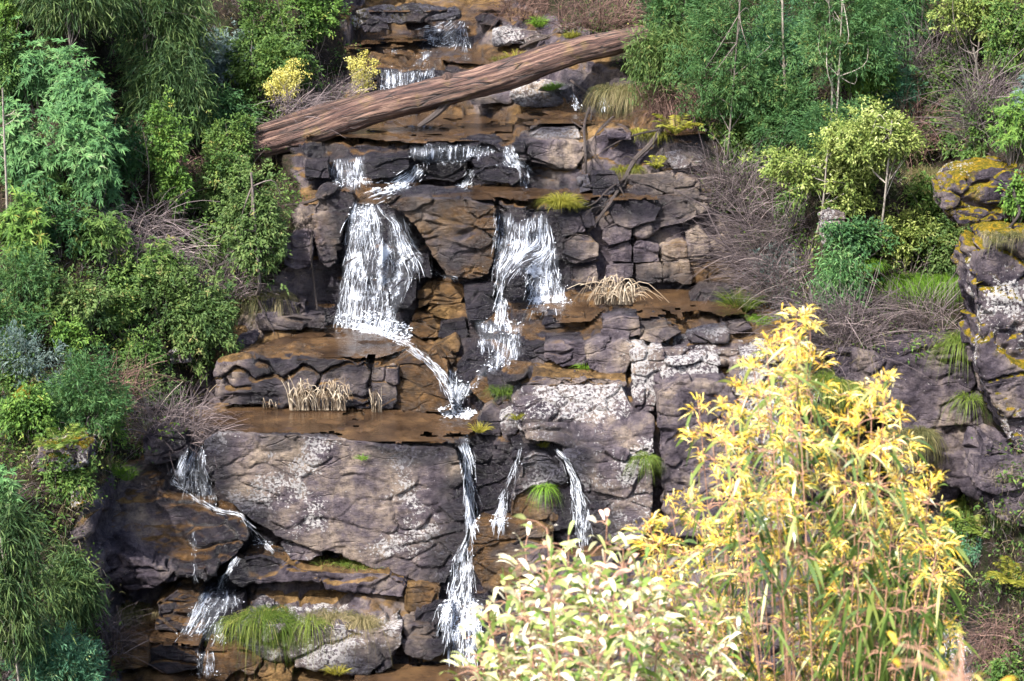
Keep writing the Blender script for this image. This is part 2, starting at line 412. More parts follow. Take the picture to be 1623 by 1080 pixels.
R([(325,700),(345,685),(420,690),(480,692),(545,700),(620,708),(700,708),(722,715),(735,760),(742,830),(728,880),(705,925),(660,925),(600,905),(540,880),(500,870),(450,855),(410,835),(370,800),(340,770),(320,735)], 'huge lichen-spotted block below the wide brown pool', .40, 86, .26, 'rock_block', amp=.36, topcut=.0, **BIG)
R([(218,760),(253,748),(262,788),(307,804),(350,813),(385,827),(393,850),(373,882),(338,905),(303,913),(253,905),(200,890),(163,872),(128,862),(136,827),(163,788),(190,765)], 'rounded purple and orange boulder split by the lower left trickle', 1.6, 60, .35, soft=8, amp=.5, tone=.15, stain=.4, lichen=.25, orange=.45, orange_top=.8)
R([(163,872),(210,885),(253,903),(303,910),(340,905),(335,915),(303,922),(253,930),(218,930),(175,926)], 'dark purple slab jutting under the rounded left boulder', 1.2, 100, .2, **dict(PUR, tone=0))
R([(367,901),(381,884),(414,876),(447,886),(483,903),(544,907),(610,907),(642,917),(650,929),(638,954),(614,950),(544,933),(496,925),(434,925),(394,925),(371,921)], 'long purple slab above the shaggy green grass clump', 1.5, 80, .3, 'rock_slab', **dict(PUR, tone=.12, orange_top=.8))
R([(445,862),(463,850),(491,852),(510,868),(510,882),(487,888),(463,886)], 'small dark lichen-freckled boulder resting at the foot of the huge block', .5, 75, .45, soft=5, **dict(LIC, tone=.05))
R([(381,994),(398,982),(422,992),(483,994),(544,998),(581,1003),(610,996),(638,994),(638,1019),(626,1047),(601,1062),(577,1064),(528,1060),(463,1047),(430,1035),(402,1027)], 'lichen-crusted block under the shaggy grass clump', 1.4, 84, .35, 'rock_block', **LIC)
R([(330,1030),(360,1033),(389,1049),(432,1068),(459,1076),(432,1090),(381,1095),(330,1085)], 'flat orange ledge with a pale edge in the bottom left corner of the stream', 1.3, 85, .15, 'rock_slab', **ORG)
R([(644,931),(667,929),(697,933),(695,962),(667,972),(644,966)], 'small square orange block wedged beside the big lower fall', .7, 84, .2, **ORG)
R([(660,974),(691,966),(716,970),(712,988),(679,990),(660,986)], 'small dark layered stone beside the big lower fall, above the two brown ones', .6, 80, .3, **dict(PUR, wet=.5))
R([(640,993),(687,993),(692,1015),(646,1017)], 'small flat brown stone, upper of the two beside the lichen-crusted block', .6, 84, .3, **TAN)
R([(638,1019),(691,1017),(712,1023),(683,1046),(646,1037)], 'wedge-shaped grey stone, lower of the two beside the lichen-crusted block', .6, 80, .3, **PUR)
R([(748,850),(758,834),(797,830),(836,831),(870,840),(880,900),(870,950),(810,950),(765,935),(752,900)], 'square brown block right of the big lower fall, behind the pale leaves', 1.1, 85, .3, 'rock_block', tone=.55, stain=.3, lichen=.1, orange=.62, orange_top=.9)
R([(718,706),(830,702),(850,720),(828,760),(815,790),(805,828),(760,832),(750,790),(740,740)], 'smooth wet dark slab between the two narrow lower streams', 1.3, 78, .0, 'rock_slab', soft=4, **WET)
R([(829,728),(847,718),(868,722),(889,740),(894,762),(868,772),(842,775),(829,785),(811,795),(814,775),(824,752)], 'grey overhanging lump with a green moss patch above the dark hollow', .9, 95, .35, soft=4, **dict(LIC, moss=.25))
R([(812,785),(840,774),(895,768),(893,822),(810,826)], 'brown hollow rock face under the mossy overhanging lump', .8, 88, .02, tone=.5, orange=.65, orange_top=.7, stain=.3, lichen=0)
R([(892,722),(921,713),(968,716),(1014,722),(1036,713),(1036,788),(1030,823),(1018,847),(991,868),(975,860),(952,850),(933,830),(929,777),(913,746)], 'large upright grey block left of the black vertical cleft', 1.6, 84, .45, 'rock_block', amp=.6, **LIC)
R([(812,640),(830,612),(910,614),(960,612),(988,607),(995,630),(1007,650),(1033,663),(1037,690),(1036,712),(1014,720),(968,714),(921,710),(880,702),(835,697),(818,670)], 'broad sloping slab crusted with grey lichen, above the upright grey block', 1.4, 56, .3, 'rock_slab', amp=.55, **dict(LIC, moss=.15))
R([(803,592),(850,595),(900,598),(960,598),(993,603),(990,614),(960,613),(910,616),(830,612),(806,607)], 'thin purple ledge with a bright orange top, right of the dark wet boulder', 1.3, 82, .3, 'rock_slab', **dict(PUR, orange_top=1.0))
R([(754,688),(767,656),(780,648),(796,656),(792,690)], 'small rounded grey boulder at the right end of the pool, beside the foam', .6, 70, .2, soft=5, **PUR)
R([(794,664),(807,657),(819,660),(823,676),(816,690),(796,687)], 'small boulder white with lichen, at the right end of the pool', .5, 75, .35, soft=5, **dict(LIC, lichen=1.1))
R([(824,688),(828,676),(838,672),(850,690),(856,706),(830,703)], 'small angular stone right of the white lichen boulder', .5, 75, .3, **LIC)
R([(744,617),(755,602),(773,610),(788,640),(790,650),(773,645),(760,633)], 'brown triangular slab leaning beside the narrow white chute', .6, 75, .25, 'rock_slab', **ORG)
R([(770,592),(800,598),(815,630),(808,656),(792,650),(783,625)], 'purple-grey stone behind the brown triangular slab', .7, 78, .2, **PUR)
R([(724,586),(739,570),(763,559),(781,561),(785,576),(765,591),(747,602),(726,608)], 'black wet slanting boulder in the middle of the stream', .6, 70, .3, soft=4, **WET)
R([(687,552),(721,534),(729,544),(726,558),(703,565)], 'orange slanting block above the black wet boulder', .5, 70, .25, **ORG)
R([(703,568),(713,560),(722,570),(712,580)], 'little orange stone left of the black wet boulder', .35, 75, .25, **ORG)
R([(682,572),(685,563),(693,560),(704,577),(710,596),(709,608),(695,597)], 'curved orange stone on the inside of the diagonal chute', .45, 75, .3, soft=4, **ORG)
R([(664,462),(677,447),(708,445),(734,456),(737,469),(729,482),(700,486),(680,484),(664,490)], 'rusty orange block, topmost of the pile between the two main falls', .8, 80, .35, 'rock_block', **ORG)
R([(678,492),(700,487),(729,484),(742,490),(739,506),(713,508),(693,504)], 'thin orange block, middle of the pile between the two main falls', .7, 80, .3, 'rock_block', **ORG)
R([(649,524),(659,498),(677,500),(700,509),(698,524),(693,534),(667,534)], 'tan brown block, lowest of the pile between the two main falls', .7, 80, .35, 'rock_block', **ORG)
R([(700,513),(737,508),(742,529),(730,545),(695,535)], 'dark wet stone right of the lowest tan block', .7, 80, .25, **WET)
R([(735,462),(782,458),(785,510),(742,512),(738,485)], 'wet dark step left of the right fall plunge', .8, 82, .15, **WET)
R([(615,464),(636,446),(661,443),(659,474),(646,489),(617,487)], 'dark wet angular rock at the right foot of the left fall', .7, 82, .35, **WET)
R([(641,413),(660,406),(680,408),(682,440),(648,442)], 'black rock the left fall splashes over, beneath the big leaning boulder', .6, 82, .35, **WET)
R([(602,320),(620,307),(641,312),(661,314),(739,316),(783,328),(785,361),(781,413),(770,440),(742,443),(708,436),(690,413),(674,387),(660,361),(640,341)], 'big brown and black leaning boulder between the two main falls', 1.4, 98, .55, soft=6, amp=.5, tone=.3, stain=1.0, lichen=.05, orange=.58, orange_top=.4, wet=.55)
R([(498,361),(496,336),(511,304),(532,302),(560,310),(563,325),(547,349),(537,374),(534,413),(519,426),(503,413)], 'tall brown boulder left of the left main fall', 1.0, 88, .4, soft=4, tone=.5, stain=.5, orange=.45, lichen=.2)
R([(447,395),(465,376),(483,373),(495,395),(492,423),(470,428),(450,420)], 'rounded grey boulder under the small bushy tree', .9, 80, .35, soft=5, **PUR)
R([(798,443),(812,428),(827,433),(836,449),(834,472),(812,478),(799,467)], 'round black boulder with the right fall parting around it', .6, 82, .5, soft=5, **WET)
R([(886,346),(919,346),(927,366),(892,376)], 'small purple block right of the right main fall, above the tan one', .6, 84, .25, **PUR)
R([(890,384),(911,371),(933,374),(947,390),(944,412),(911,420),(892,412)], 'tan layered block right of the right main fall', .7, 84, .3, **TAN)
R([(905,426),(944,421),(946,448),(908,450)], 'low brown block right of the right main fall, under the tan one', .6, 84, .2, **TAN)
R([(922,340),(939,338),(946,360),(925,362)], 'small grey block beside the foot of the dead branch', .4, 84, .3, **PUR)
R([(917,288),(933,283),(938,302),(919,306)], 'small stone under the yellow-green grass tuft', .4, 80, .3, **LIC)
R([(965,327),(981,310),(1008,311),(1047,330),(1036,348),(1003,361),(978,354)], 'blue-grey diamond-shaped slab high in the jointed rock wall', .9, 66, .35, 'rock_slab', tone=.35, lichen=.3, orange=.05, orange_top=.1)
R([(1036,316),(1064,313),(1119,316),(1127,332),(1078,354),(1050,359),(1022,381),(1005,379),(1010,362),(1044,348)], 'pale wedge of rock sloping down from the right in the jointed wall', .9, 68, .2, 'rock_slab', tone=.8, lichen=.2, orange=.25, orange_top=.4)
R([(957,362),(978,354),(1000,364),(998,380),(967,390),(955,378)], 'rounded grey block below the blue-grey diamond slab', .7, 80, .25, **PUR)
R([(962,396),(994,384),(1001,391),(1001,416),(970,415)], 'purple block, leftmost of the upper row of the jointed wall', .7, 85, .25, 'rock_block', **PUR)
R([(1004,390),(1017,382),(1042,391),(1045,414),(1004,417)], 'purple-blue block, second of the upper row of the jointed wall', .7, 85, .28, 'rock_block', **PUR)
R([(1048,392),(1083,382),(1088,412),(1048,415)], 'olive brown block, third of the upper row of the jointed wall', .7, 85, .2, 'rock_block', **dict(TAN, orange=.55))
R([(1089,371),(1108,361),(1122,379),(1126,409),(1090,409)], 'upright white-streaked pillar block in the jointed wall', .8, 86, .32, 'rock_block', **dict(PUR, tone=.7))
R([(1127,390),(1150,371),(1166,397),(1170,409),(1129,410)], 'brown block at the right end of the upper row of the jointed wall', .7, 84, .2, 'rock_block', **TAN)
R([(962,420),(1004,419),(1002,438),(978,446),(962,440)], 'dark red block, leftmost of the lower row of the jointed wall', .7, 86, .2, 'rock_block', **PUR)
R([(1007,420),(1048,417),(1049,449),(1011,449)], 'red-brown block, second of the lower row of the jointed wall', .7, 86, .22, 'rock_block', **TAN)
R([(1051,417),(1091,415),(1094,449),(1051,449)], 'olive stained block, third of the lower row of the jointed wall', .7, 86, .2, 'rock_block', **dict(TAN, orange=.55))
R([(1095,415),(1175,413),(1178,448),(1097,450)], 'long olive block at the right end of the lower row of the jointed wall', .7, 86, .22, 'rock_block', **dict(TAN, orange=.6))
R([(815,229),(839,226),(892,226),(925,231),(933,243),(928,263),(892,264),(842,258),(823,249)], 'big flat grey boulder right of the stepped upper fall', 1.2, 84, .35, soft=4, **dict(PUR, tone=.6, orange_top=.2))
R([(838,212),(858,202),(911,199),(924,221),(883,226),(842,225)], 'pale slab lying on the big flat grey boulder', .9, 60, .35, 'rock_slab', **dict(LIC, tone=.8))
R([(958,206),(985,204),(1000,212),(1000,222),(962,220)], 'flat grey stone behind the dead branch', .6, 60, .2, 'rock_slab', **PUR)
R([(1056,245),(1081,239),(1114,250),(1110,262),(1069,266)], 'long low grey stone left of the twiggy brown shrub', .6, 70, .3, **LIC)
R([(994,277),(1067,279),(1070,304),(1033,308),(1000,308)], 'brown oblong block in the bank above the jointed wall', .8, 82, .2, 'rock_block', **TAN)
R([(1072,291),(1083,282),(1106,291),(1106,311),(1072,311)], 'small square block right of the brown oblong block', .6, 80, .25, **TAN)
R([(937,277),(978,277),(983,299),(956,318),(940,312)], 'dark block beneath the dead branch', .6, 82, .25, **dict(PUR, tone=0))
R([(1093,303),(1100,298),(1110,300),(1109,314),(1095,313)], 'small round stone at the right end of the ledge above the jointed wall', .4, 75, .3, soft=5, **LIC)
R([(956,511),(987,502),(1013,503),(1016,531),(990,537),(958,532)], 'purple block freckled with lichen on the ledge below the dead canes', .7, 84, .3, 'rock_block', **dict(PUR, tone=.2))
R([(1020,507),(1037,499),(1057,510),(1045,519),(1020,520)], 'grey pyramid-topped stone right of the purple freckled block', .5, 70, .35, **LIC)
R([(1013,523),(1060,517),(1080,527),(1060,539),(1043,545),(1015,539)], 'flat tan stone in front of the grey pyramid-topped stone', .5, 72, .3, **TAN)
R([(893,503),(927,501),(925,522),(897,515)], 'orange-topped stone on the ledge right of the right fall foam', .5, 82, .2, **ORG)
R([(862,516),(870,500),(890,503),(893,517)], 'small dark stone left of the orange-topped ledge stone', .4, 82, .2, **dict(PUR, wet=.5))
R([(1093,477),(1113,460),(1160,460),(1165,478),(1127,486)], 'flat-topped grey stone at the edge of the small right pool', .7, 74, .3, **dict(PUR, tone=.6))
R([(1090,532),(1120,526),(1152,526),(1149,541),(1100,542)], 'dark flat stone in the trickle right of the ledge', .5, 75, .3, **dict(LIC, wet=.5))
R([(1143,514),(1180,511),(1192,522),(1160,529)], 'low dark stone near the bank, right of the ledge trickle', .5, 75, .3, **PUR)
R([(931,552),(950,543),(990,540),(1001,547),(999,563),(990,588),(967,592),(937,585)], 'purple-topped block left of the wide crack in the lower ledge', .9, 80, .3, 'rock_block', **dict(LIC, lichen=.6))
R([(868,549),(923,543),(931,557),(928,578),(893,580),(868,565)], 'layered grey block on the lower ledge, right of the mid cascade', .9, 82, .25, 'rock_block', **PUR)
R([(830,548),(868,543),(868,572),(837,564)], 'thin-layered dark rock at the right end of the mid cascade', .8, 80, .2, **dict(WET, wet=.5))
R([(1002,560),(1050,557),(1053,583),(1043,612),(1007,609)], 'lichen-freckled block right of the wide crack in the lower ledge', .8, 84, .3, 'rock_block', **LIC)
R([(1053,574),(1120,571),(1137,575),(1137,593),(1123,612),(1057,609),(1052,590)], 'broad white-crusted block on the lower ledge above the column', .8, 80, .35, 'rock_block', **dict(LIC, lichen=1.1))
R([(1003,552),(1093,549),(1175,553),(1180,572),(1120,573),(1060,572),(1003,562)], 'pale flat top slab of the lower ledge', 1.1, 75, .2, 'rock_slab', **dict(LIC, tone=.6))
R([(1005,624),(1027,616),(1040,630),(1037,652),(1010,653)], 'small mossy stone wedged at the top of the black cleft', .5, 80, .3, soft=4, **LIC)
R([(1047,618),(1080,607),(1160,612),(1172,660),(1167,760),(1150,850),(1060,850),(1048,790),(1044,690)], 'tall purple column right of the black vertical cleft', 1.4, 86, .35, 'rock_block', amp=.6, **dict(PUR, stain=.8))
R([(1178,568),(1220,562),(1265,575),(1268,700),(1266,840),(1180,840),(1176,700)], 'tall grey block behind the yellow gum tips, left of the thin right fall', 1.4, 86, .35, 'rock_block', **LIC)
R([(1310,562),(1360,556),(1400,570),(1460,545),(1520,548),(1556,575),(1578,660),(1588,740),(1560,792),(1500,762),(1440,700),(1390,640),(1330,620)], 'dark purple cliff face right of the yellow gum tips', 1.6, 80, .4, 'rock_cliff', soft=4, tone=.05, stain=.7, lichen=.35, orange=.1, orange_top=.2)
R([(1417,745),(1414,712),(1456,695),(1487,726),(1514,777),(1495,815),(1470,850),(1440,800)], 'angular purple slab leaning under the dark cliff face', 1.0, 62, .4, 'rock_slab', **dict(LIC, tone=.1, lichen=.6))
R([(1545,440),(1556,400),(1578,382),(1606,372),(1680,370),(1690,730),(1610,720),(1590,690),(1574,640),(1560,563),(1550,490)], 'tall mossy lichen-splashed outcrop at the right edge', 1.6, 82, .45, 'rock_outcrop', soft=3, tone=.05, stain=.6, lichen=.75, orange=.05, orange_top=.1, moss=.42, moss_top=1.0)
R([(1568,700),(1610,722),(1690,735),(1700,835),(1620,838),(1575,820),(1548,785)], 'dark shaded rock face under the tall mossy outcrop', 1.2, 78, .3, 'rock_cliff', tone=.0, stain=.7, lichen=.4, orange=.1, orange_top=.2, moss=.2)
R([(1500,300),(1524,276),(1562,266),(1604,268),(1640,282),(1640,340),(1600,350),(1556,354),(1520,356),(1502,336)], 'orange-mossed grey boulder below the grassy right bank', 1.2, 72, .4, soft=4, tone=.2, lichen=.7, moss=.48, moss_top=1.0, orange=.1)
R([(543,35),(567,20),(607,13),(667,12),(720,18),(727,28),(667,34),(610,36),(560,46)], 'long mossy rock at the very top left of the stream', .35, 70, .2, **dict(LIC, moss=.55))
R([(570,42),(587,31),(613,35),(617,48),(580,51)], 'dark stone below the long mossy top rock', .5, 75, .35, **dict(PUR, tone=.1))
R([(643,38),(663,28),(682,40),(680,46),(647,48)], 'small dark stone left of the topmost cascade', .5, 75, .35, **dict(PUR, wet=.5))
R([(753,28),(773,22),(791,30),(783,41),(760,38)], 'small grey boulder right of the topmost cascade', .5, 72, .35, soft=4, **PUR)
R([(783,52),(817,47),(867,50),(862,63),(833,68),(787,70)], 'pale flat rock right of the topmost cascade', .8, 72, .3, **LIC)
R([(810,149),(833,140),(867,137),(900,143),(908,157),(877,169),(833,169),(813,162)], 'mossy flat-bottomed boulder beneath the fallen trunk', .7, 75, .4, soft=4, **dict(LIC, tone=.8, moss=.3))
R([(747,158),(807,149),(808,163),(750,166)], 'dark stone in the shade of the fallen trunk', .5, 78, .3, **PUR)
R([(669,262),(739,260),(740,279),(719,289),(664,285)], 'wet blue-black block in the stepped upper fall, left of centre', .7, 80, .35, 'rock_block', **WET)
R([(750,272),(778,263),(822,266),(833,284),(812,292),(765,290),(747,282)], 'wet blue-black block in the stepped upper fall, right of centre', .7, 78, .4, 'rock_block', **WET)
R([(744,251),(809,245),(812,261),(755,267)], 'wet flat step above the right-hand blue-black block', .6, 78, .3, **WET)
R([(648,229),(791,225),(797,240),(739,243),(646,243)], 'long wet black lip of the stepped upper fall', .7, 80, .25, 'rock_slab', **WET)
R([(579,256),(610,250),(646,247),(647,267),(625,280),(584,285)], 'dark bedded block between the two curtains of the stepped upper fall', .6, 78, .25, 'rock_block', **WET)
R([(485,256),(519,254),(521,282),(485,283)], 'blue-black block at the left end of the stepped upper fall', .6, 80, .25, 'rock_block', **WET)
R([(345,590),(352,575),(400,570),(460,567),(517,570),(580,572),(587,592),(583,645),(467,644),(350,640)], 'long purple ledge block behind the wide brown pool', 1.5, 84, .3, 'rock_block', **dict(PUR, orange_top=1.0, lichen=.4))
R([(589,584),(627,580),(628,627),(620,645),(588,645)], 'purple-faced block with a white patch, behind the pool', 1.1, 85, .32, 'rock_block', **dict(PUR, orange_top=1.0, lichen=.6))
R([(628,578),(653,564),(684,590),(713,623),(718,649),(700,655),(647,653),(620,646),(622,617)], 'smooth orange-brown boulder left of the pool inflow', 1.2, 78, .3, soft=6, amp=.5, tone=.35, lichen=.2, stain=.3, orange=.62, orange_top=1.0)
R([(267,560),(285,555),(303,560),(304,577),(270,579)], 'small pale rock under the olive bush on the left bank', .4, 75, .35, **LIC)
R([(375,550),(380,536),(400,530),(408,535),(395,554)], 'dark stone at the left end of the orange shelf', .4, 75, .3, **dict(PUR, tone=0))
R([(410,480),(440,474),(482,480),(485,500),(420,502)], 'thin dark ledge left of the left main fall, upper one', .7, 82, .25, 'rock_slab', **dict(PUR, wet=.5))
R([(408,505),(460,500),(512,503),(515,522),(415,522)], 'thin dark ledge left of the left main fall, lower one', .7, 82, .3, 'rock_slab', **dict(PUR, wet=.4))
R([(249,958),(280,936),(311,948),(323,994),(299,1004),(249,996)], 'wet brown rock under the lower left trickle', .8, 80, .3, **dict(ORG, orange=.5, wet=.5))
R([(325,957),(350,962),(381,957),(387,983),(362,998),(346,1004),(323,992)], 'wet black rock the lower left trickle spreads over', .7, 72, .35, soft=4, **WET)
R([(360,1003),(366,996),(374,996),(380,1010),(366,1020)], 'little round black stone beside the lichen-crusted block', .3, 75, .4, soft=5, **WET)
R([(233,1031),(257,1023),(315,1027),(312,1059),(268,1066),(233,1051)], 'broken dark ledge at the foot of the lower left trickle', .8, 82, .25, 'rock_slab', **dict(PUR, wet=.6, orange_top=.9))
R([(172,1022),(205,1018),(233,1027),(234,1056),(175,1062)], 'orange ledge block at the bottom left', .9, 82, .25, 'rock_block', **ORG)
R([(43,738),(62,716),(100,708),(136,713),(132,744),(86,749),(51,748)], 'dark mossy boulder on the left bank, above the willow-leaved sapling', .8, 76, .4, soft=4, **dict(LIC, tone=.1, moss=.4, moss_top=.8))
R([(225,697),(260,686),(292,685),(296,722),(268,732),(233,736)], 'dark purple rock left of the lower left trickle', .8, 80, .35, **dict(PUR, tone=0))
R([(109,779),(118,772),(128,774),(133,797),(113,806)], 'small stone padded with yellow moss above the purple and orange boulder', .4, 75, .4, soft=5, **dict(LIC, moss=.9, moss_top=1.2))
R([(18,630),(28,620),(47,620),(52,650),(35,668),(20,655)], 'round yellow-mossed boulder on the left bank', .5, 75, .45, soft=6, **dict(PUR, moss=.8, moss_top=1.2))
R([(1300,345),(1318,335),(1338,340),(1340,385),(1325,400),(1305,385)], 'grey broken stump-like rock below the pale-flowered tree', .5, 84, .4, **LIC)

# ------------------------------------------------------------------ ray target of terrain plus rocks
def mesh_arrays(o):
    m = o.data; V = co_of(m)+np.array(o.location); n = len(m.loops); li = np.empty(n, np.int32); m.loops.foreach_get('vertex_index', li)
    ls = np.empty(len(m.polygons), np.int32); m.polygons.foreach_get('loop_start', ls); lt = np.diff(np.append(ls, n))
    return V, [li[a:a+b].tolist() for a, b in zip(ls, lt)] if (lt != 4).any() else li.reshape(-1, 4).tolist()
allV, allF, base = [V0 for V0 in [co_of(terrain.data)]], F.tolist(), len(V)
for o in ROCKS:
    Vr, Fr = mesh_arrays(o); allV.append(Vr); allF += [[i+base for i in f] for f in Fr]; base += len(Vr)
SB = BVHTree.FromPolygons(np.concatenate(allV).tolist(), allF)
def shit(u, v): return hit(u, v, SB)
del allF, allV
# ------------------------------------------------------------------ still water: level sheets lying in the ledges
def water_material():
    m, nt, bs = new_mat('pool_water'); b = NB(nt); P = b.pos()
    c = b.ramp(b.noise(P, 1.4, 4), [(.35, (.018, .011, .007)), (.55, (.044, .026, .014)), (.7, (.075, .044, .021))])
    b.put(bs.inputs['Base Color'], c); bs.inputs['Roughness'].default_value = .05; bs.inputs['IOR'].default_value = 1.33
    bs.inputs['Specular IOR Level'].default_value = .5
    n = b.bump(b.noise(b.pos((1, 1.6, 1)), 7, 4), .35, .035)
    b.put(bs.inputs['Normal'], n); return m
M_WATER = water_material()
WETPTS = []; CARVE = []
def pool(poly, label=None, lift=.03, z=None, name='water'):
    poly = np.array(poly, float)
    if z is None:
        zsn = [h[2] for h in (shit(u, v) for u, v in poly_samples(poly, 60)) if h is not None]
        z = np.percentile(zsn, 62)+lift
    B = np.array([on_z(u, v, z) for u, v in poly]); CARVE.append((B[:, :2].copy(), z-.05))
    # fine sheet that spills over the lip as a thin film wherever the rock drops away under it
    st = .055; x = np.arange(B[:, 0].min(), B[:, 0].max()+st, st); y = np.arange(B[:, 1].min(), B[:, 1].max()+st, st); X, Y = np.meshgrid(x, y)
    nz = fbm(np.stack([X.ravel()*1.6, Y.ravel()*1.6, X.ravel()*0+z], 1), 3).reshape(X.shape)*.16
    ins = inside(B, X+nz, Y+nz*.6); Z = np.full(X.shape, z)
    for i, j in zip(*np.nonzero(ins)):
        g = SB.ray_cast(Vector((X[i, j], Y[i, j], z+.06)), Vector((0, 0, -1)))
        if g[0] is None or g[0][2] < z-.30: ins[i, j] = False
        elif g[0][2] < z-.14: Z[i, j] = z-.03
    ok = ins[:-1, :-1] & ins[:-1, 1:] & ins[1:, 1:] & ins[1:, :-1]; ok &= (np.maximum.reduce([Z[:-1, :-1], Z[:-1, 1:], Z[1:, 1:], Z[1:, :-1]])-np.minimum.reduce([Z[:-1, :-1], Z[:-1, 1:], Z[1:, 1:], Z[1:, :-1]])) < .5
    ix = np.arange(X.size).reshape(X.shape); Fq = np.stack([ix[:-1, :-1], ix[:-1, 1:], ix[1:, 1:], ix[1:, :-1]], -1)[ok]
    used, inv = np.unique(Fq, return_inverse=True); Vq = np.stack([X, Y, Z], -1).reshape(-1, 3)[used]
    me = np_mesh(name, Vq, inv.reshape(-1, 4))
    o = tag(link(name, me, M_WATER), kind='structure')
    for u, v in poly_samples(poly, 40):
        WETPTS.append((on_z(u, v, z), .30))
    return z
ZP = pool([(300,672),(330,655),(372,644),(470,640),(590,648),(690,655),(760,664),(765,690),(720,706),(640,704),(560,697),(480,690),(420,686),(345,684),(310,690)])
pool([(455,226),(470,205),(540,192),(640,182),(760,180),(818,190),(812,222),(720,226),(600,227)])
pool([(500,308),(560,292),(640,286),(840,296),(900,300),(900,318),(780,322),(620,306)])
pool([(395,560),(430,538),(520,518),(600,528),(650,552),(600,566),(540,572),(470,568)])
pool([(985,500),(1010,466),(1040,450),(1100,452),(1180,470),(1180,498),(1090,508)])
pool([(810,505),(830,482),(920,478),(960,490),(940,508),(860,512)])
pool([(545,75),(570,52),(650,48),(690,62),(680,76),(600,80)])
pool([(700,88),(770,84),(790,104),(700,106)])
pool([(550,1085),(570,1062),(640,1046),(720,1040),(760,1050),(760,1085)])
pool([(180,1028),(200,1000),(250,992),(330,1000),(400,1030),(330,1034)])
pool([(560,20),(640,8),(780,4),(800,14),(700,22)])
pool([(620,172),(690,150),(790,170),(900,172),(1010,175),(1000,196),(840,196),(760,178)])
pool([(880,312),(960,300),(1100,316),(1010,322)])
pool([(1040,206),(1100,196),(1140,220),(1060,232)])
# ------------------------------------------------------------------ falling water: every cascade one thing, many broken streaks lying on the rock
def foam_material():
    m, nt, bs = new_mat('white_water'); b = NB(nt)
    b.put(bs.inputs['Base Color'], (.74, .79, .86)); bs.inputs['Roughness'].default_value = .35
    tp = b.n('ShaderNodeBsdfTransparent'); mx = b.n('ShaderNodeMixShader'); b.put(mx.inputs[0], b.attr('body')); nt.links.new(tp.outputs[0], mx.inputs[1]); nt.links.new(bs.outputs[0], mx.inputs[2])
    nt.links.new(mx.outputs[0], nt.nodes['Material Output'].inputs[0]); return m
M_FOAM = foam_material()
def film_material():
    m, nt, bs = new_mat('thin_running_water'); b = NB(nt); P = b.pos()
    b.put(bs.inputs['Base Color'], (.62, .68, .78)); bs.inputs['Roughness'].default_value = .2
    return m
def veil_material():
    m, nt, bs = new_mat('water_veil'); b = NB(nt)
    ac, al, de = b.attr('across'), b.attr('along'), b.attr('dens')
    cv = b.n('ShaderNodeCombineXYZ'); b.put(cv.inputs[0], ac); b.put(cv.inputs[1], al)
    def str_(sx, sy, det):
        mm = b.n('ShaderNodeVectorMath', operation='MULTIPLY'); b.put(mm.inputs[0], cv.outputs[0]); mm.inputs[1].default_value = (sx, sy, 1); return b.noise(mm.outputs[0], 1.0, det, .62)
    n = b.math('ADD', b.math('MULTIPLY', str_(.16, .010, 3), .75), b.math('MULTIPLY', str_(.55, .055, 5), .55))
    n = b.math('ADD', n, b.math('MULTIPLY', str_(1.1, .35, 3), .30))
    a = b.rng(b.math('ADD', n, b.math('MULTIPLY', de, .42)), 1.0, 1.26, .03, .97)
    a = b.math('MULTIPLY', a, b.rng(de, 0.0, .28))
    b.put(bs.inputs['Base Color'], (.66, .72, .82)); bs.inputs['Roughness'].default_value = .3
    tp = b.n('ShaderNodeBsdfTransparent'); mx = b.n('ShaderNodeMixShader'); b.put(mx.inputs[0], a); nt.links.new(tp.outputs[0], mx.inputs[1]); nt.links.new(bs.outputs[0], mx.inputs[2])
    nt.links.new(mx.outputs[0], nt.nodes['Material Output'].inputs[0]); return m
M_VEIL = veil_material(); scene.cycles.transparent_max_bounces = 10
def edge_dist(poly, P):
    d = np.full(len(P), 1e9)
    for i in range(len(poly)):
        a, c = poly[i], poly[(i+1) % len(poly)]; e = c-a; t = np.clip(((P-a)@e)/(e@e+1e-9), 0, 1); d = np.minimum(d, np.hypot(*(P-a-t[:, None]*e).T))
    return d
